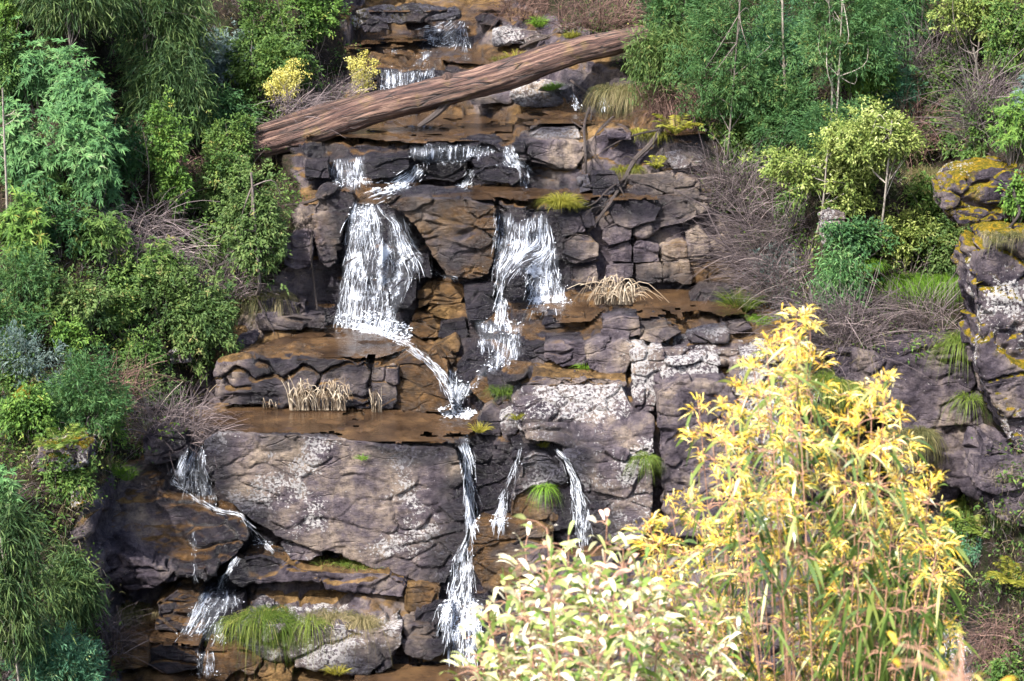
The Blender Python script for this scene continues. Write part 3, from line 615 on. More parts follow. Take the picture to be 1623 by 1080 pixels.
def veil(poly, A, Dv, off, dens):
    """sheet of thin broken water lying just off the rock, with streamline coordinates"""
    st = 3.0; lo, hi = poly.min(0)-2, poly.max(0)+2; gx = np.arange(lo[0], hi[0]+st, st); gy = np.arange(lo[1], hi[1]+st, st); X, Y = np.meshgrid(gx, gy)
    P = np.stack([X.ravel(), Y.ravel()], 1); ins = inside(poly, P[:, 0], P[:, 1]); ed = edge_dist(poly, P)
    ok = (ins | (ed < 2.5)).reshape(X.shape); dist = np.full(X.shape, np.nan)
    for i, j in zip(*np.nonzero(ok)):
        h = shit(X[i, j], Y[i, j])
        if h is not None: dist[i, j] = np.linalg.norm(h-CAM)
    ok &= ~np.isnan(dist)
    for i in range(1, len(gy)):                 # falling water keeps clear of hollows under it
        lim = dist[i-1]+.02; dist[i] = np.where(np.isnan(lim), dist[i], np.fmin(dist[i], lim))
    for _ in range(3):
        q = np.pad(dist, 1, mode='edge'); dist = np.where(ok, np.fmin(dist+.03, np.nanmean(np.stack([q[1:-1, 1:-1], q[:-2, 1:-1], q[2:, 1:-1], q[1:-1, :-2], q[1:-1, 2:]]), 0)), dist)
    Q = P.copy(); along = np.zeros(len(P)); v0 = lo[1]
    for _ in range(int((hi[1]-lo[1])/4)+2):     # trace every point upstream to the lip
        act = Q[:, 1] > v0+2
        w = 1/(((Q[:, None]-A[None])**2).sum(2)+60)**1.5; d = (w[..., None]*Dv[None]).sum(1); d /= np.linalg.norm(d, axis=1)[:, None]+1e-9
        s = np.where(act, 4.0, 0.0); Q = Q-d*s[:, None]; along += s
    D3 = FW+((P[:, :1]-811.5)*KPX)*np.array((1., 0, 0))-UP*((P[:, 1:]-540)*KPX); D3 /= np.linalg.norm(D3, axis=1)[:, None]
    V = CAM+D3*(dist.ravel()-off)[:, None]
    de = np.clip(ed/9, 0, 1)*np.where(ins, 1, 0)*dens*(.75+.25*perlin(np.stack([P[:, 0]*.05, P[:, 1]*.05, P[:, 0]*0], 1))*2)
    ix = np.arange(X.size).reshape(X.shape); okq = ok[:-1, :-1] & ok[:-1, 1:] & ok[1:, 1:] & ok[1:, :-1]
    mxd = np.stack([dist[:-1, :-1], dist[:-1, 1:], dist[1:, 1:], dist[1:, :-1]]); okq &= (np.nanmax(mxd, 0)-np.nanmin(mxd, 0)) < .6
    Fq = np.stack([ix[1:, :-1], ix[1:, 1:], ix[:-1, 1:], ix[:-1, :-1]], -1)[okq]
    if not len(Fq): return None
    used, inv = np.unique(Fq, return_inverse=True)
    return np_mesh('veil', V[used], inv.reshape(-1, 4), True, vattr=dict(across=Q[used, 0], along=along[used]+Q[used, 0]*.3, dens=de[used]))
def unit_blob():
    bm = bmesh.new(); bmesh.ops.create_icosphere(bm, subdivisions=1, radius=1); V = np.array([v.co[:] for v in bm.verts]); F = np.array([[v.index for v in f.verts] for f in bm.faces]); bm.free(); return V, F
BV, BF = unit_blob()
def cascade(label, poly=None, guides=(), n=300, ln=(.15, .6), wd=(.006, .02), out=(.03, .12), foam=(), path=None, pw=8, gap=1.0, group=None, name='cascade', drops=.22, extra=(), vdens=.72):
    """poly: traced region; guides: flow lines; foam: [(poly, count, rmax)]; path: narrow chute centre line with width pw px"""
    gs = [np.array(g, float) for g in guides]; paths, rads = [], []
    seeds = []; n = int(n*.40); wd = (wd[0]*.42, wd[1]*.42); ln = (ln[0]*.8, ln[1]*.85)
    if poly is not None:
        poly = np.array(poly, float); q = poly_samples(poly, n*3)
        a = .5+.5*np.tanh(perlin(np.stack([q[:, 0]*.16, q[:, 1]*.014, q[:, 0]*0+len(label)], 1))*5*gap)
        q = q[RNG.random(len(q)) < a**1.6*.95+.04][:n]; seeds += [tuple(x) for x in q]
    for ep, en in extra: seeds += [tuple(x) for x in poly_samples(np.array(ep, float), int(en*.3))]
    if path is not None:
        p = spline(path, 60); gs.append(np.array(path, float)); d = np.gradient(p, axis=0); nn = np.stack([-d[:, 1], d[:, 0]], 1); nn /= np.linalg.norm(nn, axis=1)[:, None]
        k = RNG.integers(0, 60, n if poly is None else n//2); off = RNG.normal(size=len(k))*pw*.32
        seeds += [tuple(x) for x in p[k]+nn[k]*off[:, None]]
    segs = [(g[i], g[i+1]-g[i]) for g in gs for i in range(len(g)-1)]
    A = np.array([(s[0]+s[0]+s[1])/2 for s in segs]); Dv = np.array([s[1]/np.linalg.norm(s[1]) for s in segs])
    for u, v in seeds:
        h0 = shit(u, v)
        if h0 is None: continue
        k = mpp(h0); L = (ln[0]+(ln[1]-ln[0])*RNG.random()**2)/k; m = int(np.clip(L/6, 3, 8)); pts = []
        wob = RNG.normal()*.16
        qu, qv = u, v
        for j in range(m):
            h = shit(qu, qv)
            if h is None: break
            pts.append(h); w = 1/(((A-(qu, qv))**2).sum(1)+30)**1.5; d = (w[:, None]*Dv).sum(0); d /= np.linalg.norm(d)+1e-9
            qu += (d[0]+wob)*L/m+RNG.normal()*.5; qv += d[1]*L/m
        if len(pts) < 3: continue
        pts = np.array(pts)
        dist = np.linalg.norm(pts-CAM, axis=1); vd = (pts-CAM)/dist[:, None]
        # water leaps clear of the rock: never deeper than its start allows, smoothed
        lim = np.minimum.accumulate(np.where(np.abs(np.diff(dist, prepend=dist[0])) > .5, dist-.0, dist)); dist2 = np.minimum(dist, lim+.12)
        o = out[0]+(out[1]-out[0])*RNG.random()
        pts = CAM+vd*(dist2-o)[:, None]
        t = np.linspace(0, 1, len(pts)); r = (wd[0]+(wd[1]-wd[0])*RNG.random()**2)*np.sin(np.pi*(t*.86+.07))**.6
        paths.append(pts); rads.append(r*(.7+.6*RNG.random(len(pts))))
        WETPTS.append((h0, .28))
    Vt, Ft = tubes(paths, rads, 4) if paths else (np.zeros((0, 3)), np.zeros((0, 4), int))
    F3 = [Ft[:, [0, 1, 2]], Ft[:, [0, 2, 3]]]; Vs = [Vt]; base = len(Vt)
    blobs = []
    for u, v in seeds[:int(len(seeds)*drops)]:
        h = shit(u+RNG.normal()*5, v+RNG.normal()*4)
        if h is not None: blobs.append((h-(h-CAM)/np.linalg.norm(h-CAM)*(.03+.2*RNG.random()), .002+.006*RNG.random()**2))
    for fp, cnt, rm in foam:
        for u, v in poly_samples(np.array(fp, float), int(cnt*.9)):
            h = shit(u, v)
            if h is not None:
                blobs.append((h+np.array((0, 0, .01+.05*RNG.random())), .55*rm*(.2+.8*RNG.random()**2))); WETPTS.append((h, .3))
    for c, r in blobs:
        s = np.array((1.5+RNG.random(), 1.2+RNG.random(), .5+.7*RNG.random()))*r
        Vs.append(BV*s*(1+.25*RNG.normal(size=(len(BV), 1)))+c); F3.append(BF+base); base += len(BV)
    body = np.concatenate([np.repeat(np.clip(RNG.normal(.55, .22, len(paths)), .2, 1), [4*len(p) for p in paths]) if paths else np.zeros(0), np.full(len(BV)*len(blobs), .9)])
    me = np_mesh(name, np.concatenate(Vs), np.concatenate(F3), vattr=dict(body=body))
    o = tag(empty(name, np.concatenate(Vs).mean(0), label, 'waterfall', group), None); org = np.array(o.location)
    me.transform(Matrix.Translation(-Vector(org))); tag(link('spray', me, M_FOAM, o), kind='stuff')
    vp = [poly] if poly is not None else []
    if path is not None:
        p = spline(path, 30); d = np.gradient(p, axis=0); nn = np.stack([-d[:, 1], d[:, 0]], 1); nn /= np.linalg.norm(nn, axis=1)[:, None]; vp.append(np.concatenate([p+nn*pw*.6, (p-nn*pw*.6)[::-1]]))
    vp += [np.array(f[0], float) for f in foam]
    for q in vp:
        vm = veil(np.array(q, float), A, Dv, .05, vdens)
        if vm: vm.transform(Matrix.Translation(-Vector(org))); link('veil', vm, M_VEIL, o)
    return o
CS = cascade
CS('broad white left main fall spreading like a fan', [(560,318),(602,322),(640,347),(668,385),(674,415),(655,440),(640,470),(630,500),(645,525),(612,530),(545,515),(530,505),(540,440),(546,380),(550,340)],
   [[(575,315),(560,360),(550,420),(540,500)],[(585,318),(590,400),(592,500)],[(595,320),(630,360),(660,420)],[(640,440),(612,490),(602,520)],[(615,360),(620,430),(622,510)]], 620, (.12,.7), (.006,.018),
   extra=[([(562,318),(600,322),(604,350),(588,400),(575,500),(540,506),(546,430),(552,360)],520),([(530,480),(610,470),(640,530),(545,515)],260)],
   foam=[([(530,500),(600,495),(655,520),(650,545),(600,532),(540,520)],420,.035),([(552,330),(590,325),(598,350),(555,380)],120,.03)])
CS('right main fall splitting around the round black boulder', [(783,335),(812,338),(818,352),(846,340),(868,338),(886,400),(892,450),(905,482),(842,486),(836,440),(815,426),(800,450),(798,478),(786,478),(782,420)],
   [[(790,335),(786,400),(790,470)],[(860,338),(868,400),(872,480)],[(868,395),(820,410),(795,440)],[(825,340),(825,420)],[(885,400),(895,470)]], 1100, (.12,.6), (.006,.018),
   foam=[([(835,478),(870,474),(915,480),(905,492),(850,490)],170,.03)])
CS('short dense plunge below the right main fall', [(785,470),(802,470),(808,512),(784,514)], [[(792,465),(795,515)]], 260, (.1,.35), (.008,.02), gap=.2, vdens=.8, foam=[([(750,508),(785,506),(832,510),(828,534),(756,534)],90,.022)])
CS('left curtain of the stepped upper fall, above the white slide', [(524,252),(578,246),(585,290),(560,294),(526,288)], [[(540,245),(540,292)],[(570,245),(572,292)]], 330, (.1,.4), (.005,.014),
   foam=[([(522,284),(590,284),(600,294),(530,298)],120,.025)])
CS('thick white slide running down the middle of the stepped upper fall', None, [], 420, (.15,.5), (.010,.028), path=[(666,266),(652,282),(632,294),(596,306)], pw=20, gap=.2, vdens=.8, foam=[([(590,298),(640,286),(660,296),(620,308),(592,310)],140,.035)])
CS('thin veil over the long black lip of the stepped upper fall', [(646,228),(740,228),(795,236),(738,258),(677,260),(648,250)], [[(660,225),(660,260)],[(730,225),(728,260)]], 330, (.06,.22), (.004,.010), foam=[([(690,256),(740,254),(738,262),(690,262)],60,.016),([(742,244),(790,240),(770,248),(742,252)],45,.015)])
CS('right-hand stepped trickle between blue-black block and flat boulder', [(797,230),(812,230),(822,250),(840,266),(838,298),(826,298),(822,268),(795,258)], [[(802,228),(812,250),(830,268),(834,300)]], 300, (.1,.3), (.006,.016), foam=[([(790,258),(836,258),(838,268),(800,266)],70,.02)])
CS('little chute between the two blue-black blocks of the stepped upper fall', None, [], 130, (.1,.3), (.006,.016), path=[(748,268),(742,282),(734,296)], pw=9, foam=[([(722,294),(750,292),(748,299),(724,300)],50,.02)])
CS('topmost white cascade at the head of the stream', [(655,50),(684,38),(735,28),(744,62),(747,72),(700,71)], [[(735,30),(700,60),(670,60)],[(735,30),(742,72)]], 420, (.1,.4), (.006,.02), foam=[([(648,46),(700,56),(750,60),(748,76),(690,78),(660,66)],110,.022),([(668,78),(690,78),(676,108),(650,108)],40,.015)])
CS('small fall behind the fallen trunk', [(603,110),(690,107),(690,128),(640,140),(603,138)], [[(620,105),(618,140)],[(680,105),(676,132)]], 380, (.1,.4), (.005,.015), foam=[([(600,134),(640,134),(650,144),(605,144)],50,.025)])
CS('two tiny spills above the small fall behind the trunk', [(620,76),(632,76),(632,84),(620,84)], [[(626,74),(626,86)]], 45, (.06,.15), (.005,.012), path=[(680,74),(677,84),(670,92)], pw=7)
CS('pair of little spills on the upper right above the trunk', [(728,86),(770,92),(768,100),(730,96)], [[(740,84),(740,100)]], 60, (.06,.15), (.005,.012))
CS('thread of water right of the mossy flat-bottomed boulder', None, [], 70, (.08,.2), (.005,.012), path=[(908,148),(912,160),(914,172)], pw=8, foam=[([(905,168),(925,168),(925,174),(905,174)],20,.02)])
CS('thread of water beneath the thin sticks right of the trunk', None, [], 60, (.08,.2), (.004,.011), path=[(955,152),(957,164),(958,172)], pw=9)
CS('foaming diagonal chute from the left main fall towards the pool', None, [], 420, (.15,.6), (.007,.018), path=[(545,515),(600,528),(645,548),(680,572),(700,596),(714,628)], pw=11, foam=[([(530,508),(600,522),(655,540),(640,548),(590,535),(535,520)],200,.022)])
CS('small side spill right of the leaning boulder foot', None, [], 70, (.1,.25), (.006,.014), path=[(684,420),(694,434),(724,443)], pw=7)
CS('mid cascade below the right main fall, over the thin-layered rock', [(757,530),(827,529),(826,565),(800,577),(783,580),(786,560),(758,548)], [[(765,528),(770,550)],[(800,528),(792,580)],[(822,528),(820,566)]], 520, (.08,.35), (.004,.013), foam=[([(782,556),(802,552),(808,580),(770,600),(745,628),(728,640),(722,628),(752,596)],110,.022)])
CS('short white rapid pouring into the brown pool', [(711,582),(724,588),(726,607),(750,606),(730,645),(718,648),(712,612)], [[(716,580),(720,650)],[(748,608),(722,646)]], 420, (.1,.35), (.008,.022), gap=.2, vdens=.8, foam=[([(690,650),(726,643),(757,654),(742,670),(704,664)],300,.035),([(712,606),(745,606),(728,644),(716,644)],120,.03)])
CS('narrow pale chute and fall beside the huge block', None, [], 520, (.2,.8), (.007,.020), path=[(733,702),(740,725),(743,780),(747,826)], pw=13, gap=.2, vdens=.8, foam=[([(738,818),(762,820),(758,840),(740,842)],70,.022),([(722,672),(752,672),(746,706),(730,706)],30,.015)])
CS('big lower fall widening at the foot of the huge block', [(742,834),(757,828),(749,868),(754,942),(770,960),(764,1007),(750,1060),(712,1060),(700,985),(690,962),(707,950),(712,901)], [[(750,825),(728,890),(718,950),(705,1000)],[(754,828),(745,900),(748,1000)],[(740,860),(735,960),(735,1060)]], 1300, (.12,.5), (.006,.020), foam=[([(695,955),(765,955),(766,1008),(700,1004)],260,.03)])
CS('slanting white streak over the smooth wet slab', [(823,706),(829,708),(820,745),(806,770),(804,831),(778,831),(800,770),(813,738)], [[(827,704),(812,750),(796,790),(788,832)],[(806,770),(800,832)]], 480, (.1,.45), (.005,.016), foam=[([(776,824),(806,824),(806,834),(778,834)],60,.02)])
CS('slim fall hidden at its foot by the pale gum leaves', [(902,753),(917,757),(932,800),(938,830),(936,860),(912,860),(906,800)], [[(905,750),(915,800),(918,860)],[(915,755),(934,810),(937,860)]], 460, (.1,.5), (.005,.016), path=[(880,712),(895,728),(908,752)], pw=8)
CS('left trickle fanning over the dark end of the huge block', [(268,748),(300,703),(323,699),(325,740),(348,795),(330,790),(295,778)], [[(310,700),(285,760)],[(315,700),(315,770)],[(322,705),(344,790)]], 460, (.1,.45), (.004,.012))
CS('thin bright thread curling over the purple and orange boulder', None, [], 300, (.12,.4), (.006,.015), path=[(272,761),(305,788),(342,808),(380,815),(398,838),(420,866)], pw=7, foam=[([(400,858),(436,860),(430,868),(404,870)],50,.02)])
CS('lower left trickle splashing over wet black rocks', [(328,928),(368,928),(382,955),(352,973),(360,1018),(280,1012),(303,963)], [[(355,925),(320,970),(300,1010)],[(365,930),(372,960),(350,1015)]], 560, (.08,.35), (.004,.012), path=[(376,882),(362,905),(350,926)], pw=9, foam=[([(280,1008),(360,1008),(356,1018),(284,1018)],60,.018)])
CS('single falling thread dripping from the purple boulder', None, [], 45, (.1,.3), (.004,.009), path=[(307,842),(308,880),(309,926)], pw=5)
CS('last trickle over the broken dark ledge at the bottom', [(313,1030),(338,1030),(342,1068),(312,1068)], [[(325,1028),(327,1070)]], 150, (.08,.3), (.004,.010), foam=[([(300,1066),(350,1066),(350,1072),(300,1072)],40,.018)])
CS('thin fall in the dark gully right of the yellow gum tips', [(1270,590),(1292,596),(1298,628),(1288,645),(1272,640)], [[(1276,588),(1284,645)]], 170, (.08,.3), (.006,.016), foam=[([(1270,622),(1298,625),(1292,640),(1274,638)],50,.025)])
CS('fall in the bottom right gully beyond the hanging leaves', [(1490,985),(1525,1000),(1552,1085),(1500,1085)], [[(1500,980),(1525,1090)],[(1515,990),(1545,1090)]], 360, (.1,.45), (.005,.015))

# ------------------------------------------------------------------ wet rock: film around every place the water touches
kd = KDTree(len(WETPTS))
for i, (p, r) in enumerate(WETPTS): kd.insert(p, i)
kd.balance()
def carve():                                     # the pools lie in shallow basins
    me = terrain.data; V = co_of(me)
    for B, z in CARVE:
        s = np.nonzero((V[:, 2] > z) & (V[:, 2] < z+.7) & (V[:, 0] > B[:, 0].min()) & (V[:, 0] < B[:, 0].max()) & (V[:, 1] > B[:, 1].min()) & (V[:, 1] < B[:, 1].max()))[0]
        if len(s):
            k = s[inside(B, V[s, 0], V[s, 1])]; V[k, 2] = z-.03*RNG.random(len(k))
    me.vertices.foreach_set('co', V.astype(np.float32).ravel()); me.update()
carve()
def wet_pass(o):
    me = o.data; V = co_of(me)+np.array(o.location); nz = fbm(V*1.7, 3); w0 = np.empty(len(V), np.float32); me.attributes['wet'].data.foreach_get('value', w0)
    lo, hi = kd_lo, kd_hi
    sel = ((V > lo) & (V < hi)).all(1); w = w0.astype(float)
    for i in np.nonzero(sel)[0]:
        d = kd.find(V[i])[2]
        if d < .9: w[i] = max(w[i], 1-sstep(.22, .85, d*(1-.5*nz[i])))
    set_attr(me, 'wet', w)
    # wet ground still wears its brown film, the running water keeps rock under it clean and dark
WP = np.array([p for p, r in WETPTS]); kd_lo = WP.min(0)-1; kd_hi = WP.max(0)+1
for o in [terrain]+ROCKS: wet_pass(o)

# ------------------------------------------------------------------ fallen trunk and dead wood
def wood_material(name, c0, c1, c2, moss=0.0):
    m, nt, bs = new_mat(name); b = NB(nt); P = b.pos()
    al = b.attr('along'); ar = b.attr('around')
    cv = b.n('ShaderNodeCombineXYZ'); b.put(cv.inputs[0], b.math('MULTIPLY', al, .30)); b.put(cv.inputs[1], b.math('MULTIPLY', b.math('SINE', ar), 1.5)); b.put(cv.inputs[2], b.math('MULTIPLY', b.math('COSINE', ar), 1.5))
    fib = b.noise(cv.outputs[0], 3.2, 9, .72); big = b.noise(P, 1.7, 5, .6)
    col = b.ramp(fib, [(.36, c0), (.49, c1), (.68, c2)])
    col = b.mix(b.rng(big, .45, .68, 0, .75), col, b.ramp(fib, [(.3, (.03, .02, .018)), (.7, (.13, .075, .055))]))
    ck = b.n('ShaderNodeTexVoronoi', feature='DISTANCE_TO_EDGE'); b.put(ck.inputs['Vector'], cv.outputs[0]); ck.inputs['Scale'].default_value = 1.9
    crk = b.rng(ck.outputs['Distance'], 0, .05)
    col = b.mix(b.math('MULTIPLY', b.math('SUBTRACT', 1.0, crk), b.rng(big, .40, .5)), col, (.012, .008, .007))
    if moss: col = b.mix(b.rng(b.noise(P, 3, 4), .56, .7, 0, moss), col, (.17, .12, .03))
    b.put(bs.inputs['Base Color'], col); bs.inputs['Roughness'].default_value = .8
    b.put(bs.inputs['Normal'], b.bump(b.math('ADD', fib, b.math('MULTIPLY', crk, .4)), 1.0, .09)); return m
M_LOG = wood_material('bleached_trunk_wood', (.012, .006, .005), (.070, .032, .023), (.30, .19, .135), .35)
M_STICK = wood_material('dead_grey_wood', (.016, .012, .011), (.065, .048, .042), (.22, .17, .145))
def wood(name, pts, r, mat, parent=None, sides=10, n=24, rough=.06, org=None, groove=0.0):
    P = spline(pts, n); L = np.concatenate([[0], np.cumsum(np.linalg.norm(np.diff(P, axis=0), axis=1))])
    rr = np.interp(np.linspace(0, 1, n), np.linspace(0, 1, len(r)), r)
    V, F = tubes([P], [rr], sides)
    al = np.repeat(L, sides); ar = np.tile(np.arange(sides)/sides*2*math.pi, n)
    c = np.repeat(P, sides, 0); k = 1+rough*fbm(V*2.5, 3)*2
    if groove:
        ang = np.tile(np.arange(sides)/sides*2*math.pi, n)
        k = k+groove*fbm(np.stack([al*.5, np.cos(ang)*2.2, np.sin(ang)*2.2], 1), 4)
    V = c+(V-c)*k[:, None]
    # closed ends
    caps = []
    for s0 in (0, (n-1)*sides):
        caps += [[s0, s0+i, s0+i+1, s0+i+1] for i in range(1, sides-1)]
    F = np.concatenate([F, np.array(caps)])
    if org is not None: V = V-np.asarray(org)
    tri = np.concatenate([F[:, [0, 1, 2]], F[:-len(caps)][:, [0, 2, 3]]])
    me = np_mesh(name, V, tri, vattr=dict(along=al, around=ar)); return link(name, me, mat, parent)
hl, hr = shit(440, 250), shit(1010, 110)
Pl = at(432, 213, hl[1]-.25); Pr = at(1030, 52, hr[1]-.3)
Pm = lambda u, v, f: at(u, v, Pl[1]+(Pr[1]-Pl[1])*f)
LOGO = Pl-np.array((0, 0, .4))
log = empty('fallen_trunk', LOGO, 'long weathered tree trunk fallen across the upper stream', 'fallen tree')
k1, k2 = mpp(Pl), mpp(Pr)
wood('trunk', [Pm(350,250,-.12), Pm(430,225,.02), Pm(500,204,.13), Pm(600,170,.30), Pm(700,146,.47), Pm(800,120,.63), Pm(900,85,.8), Pm(980,66,.93), Pm(1035,50,1.0)], [17*k1, 20*k1, 23*k1, 24*k1, 23*k1, 24*k2, 21*k2, 18*k2, 12*k2], M_LOG, log, 64, 260, .05, LOGO, .20)
wood('split_strip', [Pm(405,207,-.03)-np.array((0,.05,0)), Pm(470,189,.08)-np.array((0,.02,0)), Pm(540,170,.2), Pm(610,146,.32)], [6*k1, 12*k1, 13*k1, 5*k1], M_LOG, log, 14, 50, .06, LOGO, .2)
wood('snapped_branch', [Pm(712,160,.49), Pm(690,180,.49)-np.array((0,.2,0)), Pm(664,197,.48)-np.array((0,.35,0))], [7*k1, 5*k1, 3*k1], M_STICK, log, 8, 12, .06, LOGO)
wood('branch_stub', [Pm(712,130,.49), Pm(709,122,.49)-np.array((0,.1,0)), Pm(708,119,.49)-np.array((0,.16,0))], [11*k1, 9*k1, 5*k1], M_LOG, log, 10, 8, .1, LOGO)
for a in ((552,168),(905,70)):
    pass
def lift(pts, up=.06, B=None):
    out = []
    for p in pts:
        h = hit(p[0], p[1], B or SB); e = p[2] if len(p) > 2 else up
        if h is None: h = at(p[0], p[1], 30)
        out.append(h-(h-CAM)/np.linalg.norm(h-CAM)*e)
    return out
def limb(P2, r, up=.15): return lift(P2, up), r
def dead(label, main, r0, r1, twigs, name='dead_branch', up=.2, cat='branch', group=None):
    P = lift(main, up); P = np.array(P); P[:, 1] = np.minimum(P[:, 1], np.interp(np.arange(len(P)), [0, len(P)-1], [P[0, 1], P[-1, 1]])+.25)
    o = empty(name, P[-1], label, cat, group)
    wood('stem', P, [r0, (r0+r1)/2, r1], M_STICK, o, 8, 26, .12, P[-1])
    for tw in twigs:
        Q = np.array(lift(tw, up+.05)); wood('twig', Q, [r1*.95, r1*.5, r1*.22], M_STICK, o, 6, 14, .12, P[-1])
    return o
dead('dead grey branch with forked twigs leaning over the rocks right of the falls', [(1050,202),(1030,230),(1006,254),(985,292),(970,318),(945,352),(932,368)], .055, .03,
     [[(990,284),(965,300),(945,320),(930,328)],[(1045,206),(1000,216),(960,236),(945,250)],[(975,310),(960,322),(944,340)],[(982,296),(990,312)],[(955,338),(966,352)],[(962,328),(940,330),(928,342)],[(1006,254),(992,248),(978,262)]])
dead('dark upright dead branch with twiggy fingers beside the flat grey boulder', [(934,172),(926,200),(928,240),(929,275)], .035, .022,
     [[(972,185),(950,205),(935,232),(926,262),(918,276)],[(936,190),(938,178),(936,172)],[(940,238),(952,258),(962,275)],[(926,205),(912,196),(905,194)],[(948,210),(962,196),(975,188)],[(934,240),(944,250),(950,262)]])
dead('thin crooked stick hanging left of the left main fall', [(495,368),(493,400),(497,440),(503,492)], .028, .015, [[(496,420),(488,432)]])
dead('grey stick leaning on the bank at the left end of the trunk', [(520,307),(490,320),(450,326)], .04, .025, [])
dead('driftwood branch lying behind the right part of the trunk', [(893,46),(870,58),(845,66),(825,76)], .06, .04, [[(870,58),(850,56),(835,62)]], up=.3)
dead('second driftwood stick near the top right pool', [(945,20),(925,32),(905,42),(890,52)], .07, .05, [], up=.3)
dead('thin straight stick in front of the small spills right of the trunk', [(905,128),(925,143),(945,156)], .03, .02, [], up=.15)
dead('bleached thin branch across the dark leaf litter left of the bushy tree', [(285,270),(305,288),(325,302)], .022, .014, [])
dead('slender leaning stick under the bushy tree by the left fall', [(405,465),(420,500),(436,530)], .016, .01, [])
dead('pale dead stick at the right edge beside the mossed boulder', [(1620,265),(1606,300),(1608,330),(1600,360)], .03, .02, [[(1607,310),(1615,320)]])
# ------------------------------------------------------------------ leaves
def leaf_material(name, stops, trans=.30, rough=.6, spec=.2, top=None):
    m, nt, bs = new_mat(name); b = NB(nt); t = b.attr('tint')
    c = b.ramp(t, stops); b.put(bs.inputs['Base Color'], c); bs.inputs['Roughness'].default_value = rough; bs.inputs['Specular IOR Level'].default_value = spec
    tr = b.n('ShaderNodeBsdfTranslucent'); b.put(tr.inputs['Color'], b.mix(1.0, c, (1.0, 1.0, .55), 'MULTIPLY'))
    mx = b.n('ShaderNodeMixShader'); mx.inputs[0].default_value = trans; nt.links.new(bs.outputs[0], mx.inputs[1]); nt.links.new(tr.outputs[0], mx.inputs[2])
    nt.links.new(mx.outputs[0], nt.nodes['Material Output'].inputs[0]); return m
LM = {
 'rosette': leaf_material('blue_green_leaf', [(0, (0.025, 0.074, 0.026)), (.5, (0.070, 0.165, 0.053)), (.85, (0.142, 0.264, 0.086)), (1, (0.144, 0.180, 0.090))]),
 'bright': leaf_material('bright_green_leaf', [(0, (0.028, 0.067, 0.015)), (.5, (0.075, 0.153, 0.024)), (.9, (0.149, 0.239, 0.043)), (1, (0.229, 0.226, 0.048))]),
 'mid': leaf_material('mid_green_leaf', [(0, (0.023, 0.053, 0.013)), (.5, (0.060, 0.117, 0.023)), (.9, (0.127, 0.191, 0.041)), (1, (0.200, 0.191, 0.059))]),
 'dark': leaf_material('dark_green_leaf', [(0, (0.013, 0.041, 0.017)), (.5, (0.040, 0.105, 0.033)), (.9, (0.095, 0.192, 0.055)), (1, (0.213, 0.197, 0.066))]),
 'olive': leaf_material('olive_leaf', [(0, (0.023, 0.053, 0.016)), (.5, (0.065, 0.113, 0.027)), (.9, (0.126, 0.178, 0.053)), (1, (0.184, 0.172, 0.061))]),
 'willow': leaf_material('willow_leaf', [(0, (0.018, 0.041, 0.016)), (.5, (0.050, 0.098, 0.032)), (.9, (0.120, 0.168, 0.051)), (1, (0.104, 0.123, 0.066))]),
 'blue': leaf_material('blue_green_feathery_leaf', [(0, (0.024, 0.084, 0.049)), (.5, (0.062, 0.168, 0.092)), (.9, (0.121, 0.249, 0.129)), (1, (0.207, 0.257, 0.108))]),
 'fine': leaf_material('soft_green_feathery_leaf', [(0, (0.021, 0.060, 0.021)), (.5, (0.054, 0.128, 0.041)), (.9, (0.112, 0.191, 0.059)), (1, (0.212, 0.209, 0.064))]),
 'silver': leaf_material('grey_blue_leaf', [(0, (0.037, 0.062, 0.060)), (.5, (0.088, 0.131, 0.119)), (1, (0.188, 0.237, 0.213))]),
 'pale': leaf_material('pale_yellow_green_leaf', [(0, (0.048, 0.082, 0.019)), (.45, (0.115, 0.161, 0.031)), (.75, (0.240, 0.282, 0.071)), (1, (0.442, 0.483, 0.202))]),
 'blossom': leaf_material('yellow_blossom', [(0, (0.204, 0.176, 0.036)), (.5, (0.442, 0.396, 0.084)), (1, (0.578, 0.554, 0.240))], trans=.25, rough=.8),
 'twig': leaf_material('dry_grey_twig', [(0, (0.023, 0.019, 0.020)), (.5, (0.097, 0.077, 0.079)), (.85, (0.201, 0.161, 0.158)), (1, (0.310, 0.248, 0.230))], trans=0, rough=.9),
 'redtwig': leaf_material('dry_red_brown_twig', [(0, (0.027, 0.016, 0.014)), (.5, (0.106, 0.065, 0.053)), (1, (0.250, 0.156, 0.125))], trans=0, rough=.9),
 'grass': leaf_material('green_grass_blade', [(0, (0.025, 0.053, 0.009)), (.5, (0.090, 0.139, 0.020)), (.85, (0.192, 0.226, 0.047)), (1, (0.357, 0.292, 0.117))]),
 'lime': leaf_material('vivid_green_blade', [(0, (0.037, 0.078, 0.008)), (.5, (0.098, 0.202, 0.018)), (1, (0.195, 0.312, 0.040))]),
 'gold': leaf_material('yellow_green_blade', [(0, (0.045, 0.053, 0.007)), (.5, (0.139, 0.145, 0.016)), (1, (0.312, 0.277, 0.045))]),
 'straw': leaf_material('dry_straw_blade', [(0, (.11, .075, .045)), (.5, (.34, .27, .19)), (1, (.58, .50, .38))], trans=.1, rough=.7),
 'tan': leaf_material('tan_and_green_blade', [(0, (0.037, 0.044, 0.015)), (.4, (0.106, 0.106, 0.040)), (.8, (0.237, 0.194, 0.100)), (1, (0.375, 0.300, 0.175))]),
}
def bark_material(name, a, c):
    m, nt, bs = new_mat(name); b = NB(nt)
    b.put(bs.inputs['Base Color'], b.ramp(b.noise(b.pos((9, 9, 2.5)), 3, 5, .65), [(.3, a), (.65, c)])); bs.inputs['Roughness'].default_value = .85; return m
M_BARK = bark_material('grey_brown_bark', (.035, .028, .024), (.17, .14, .12)); M_PBARK = bark_material('pale_bark', (.10, .085, .07), (.34, .30, .25))
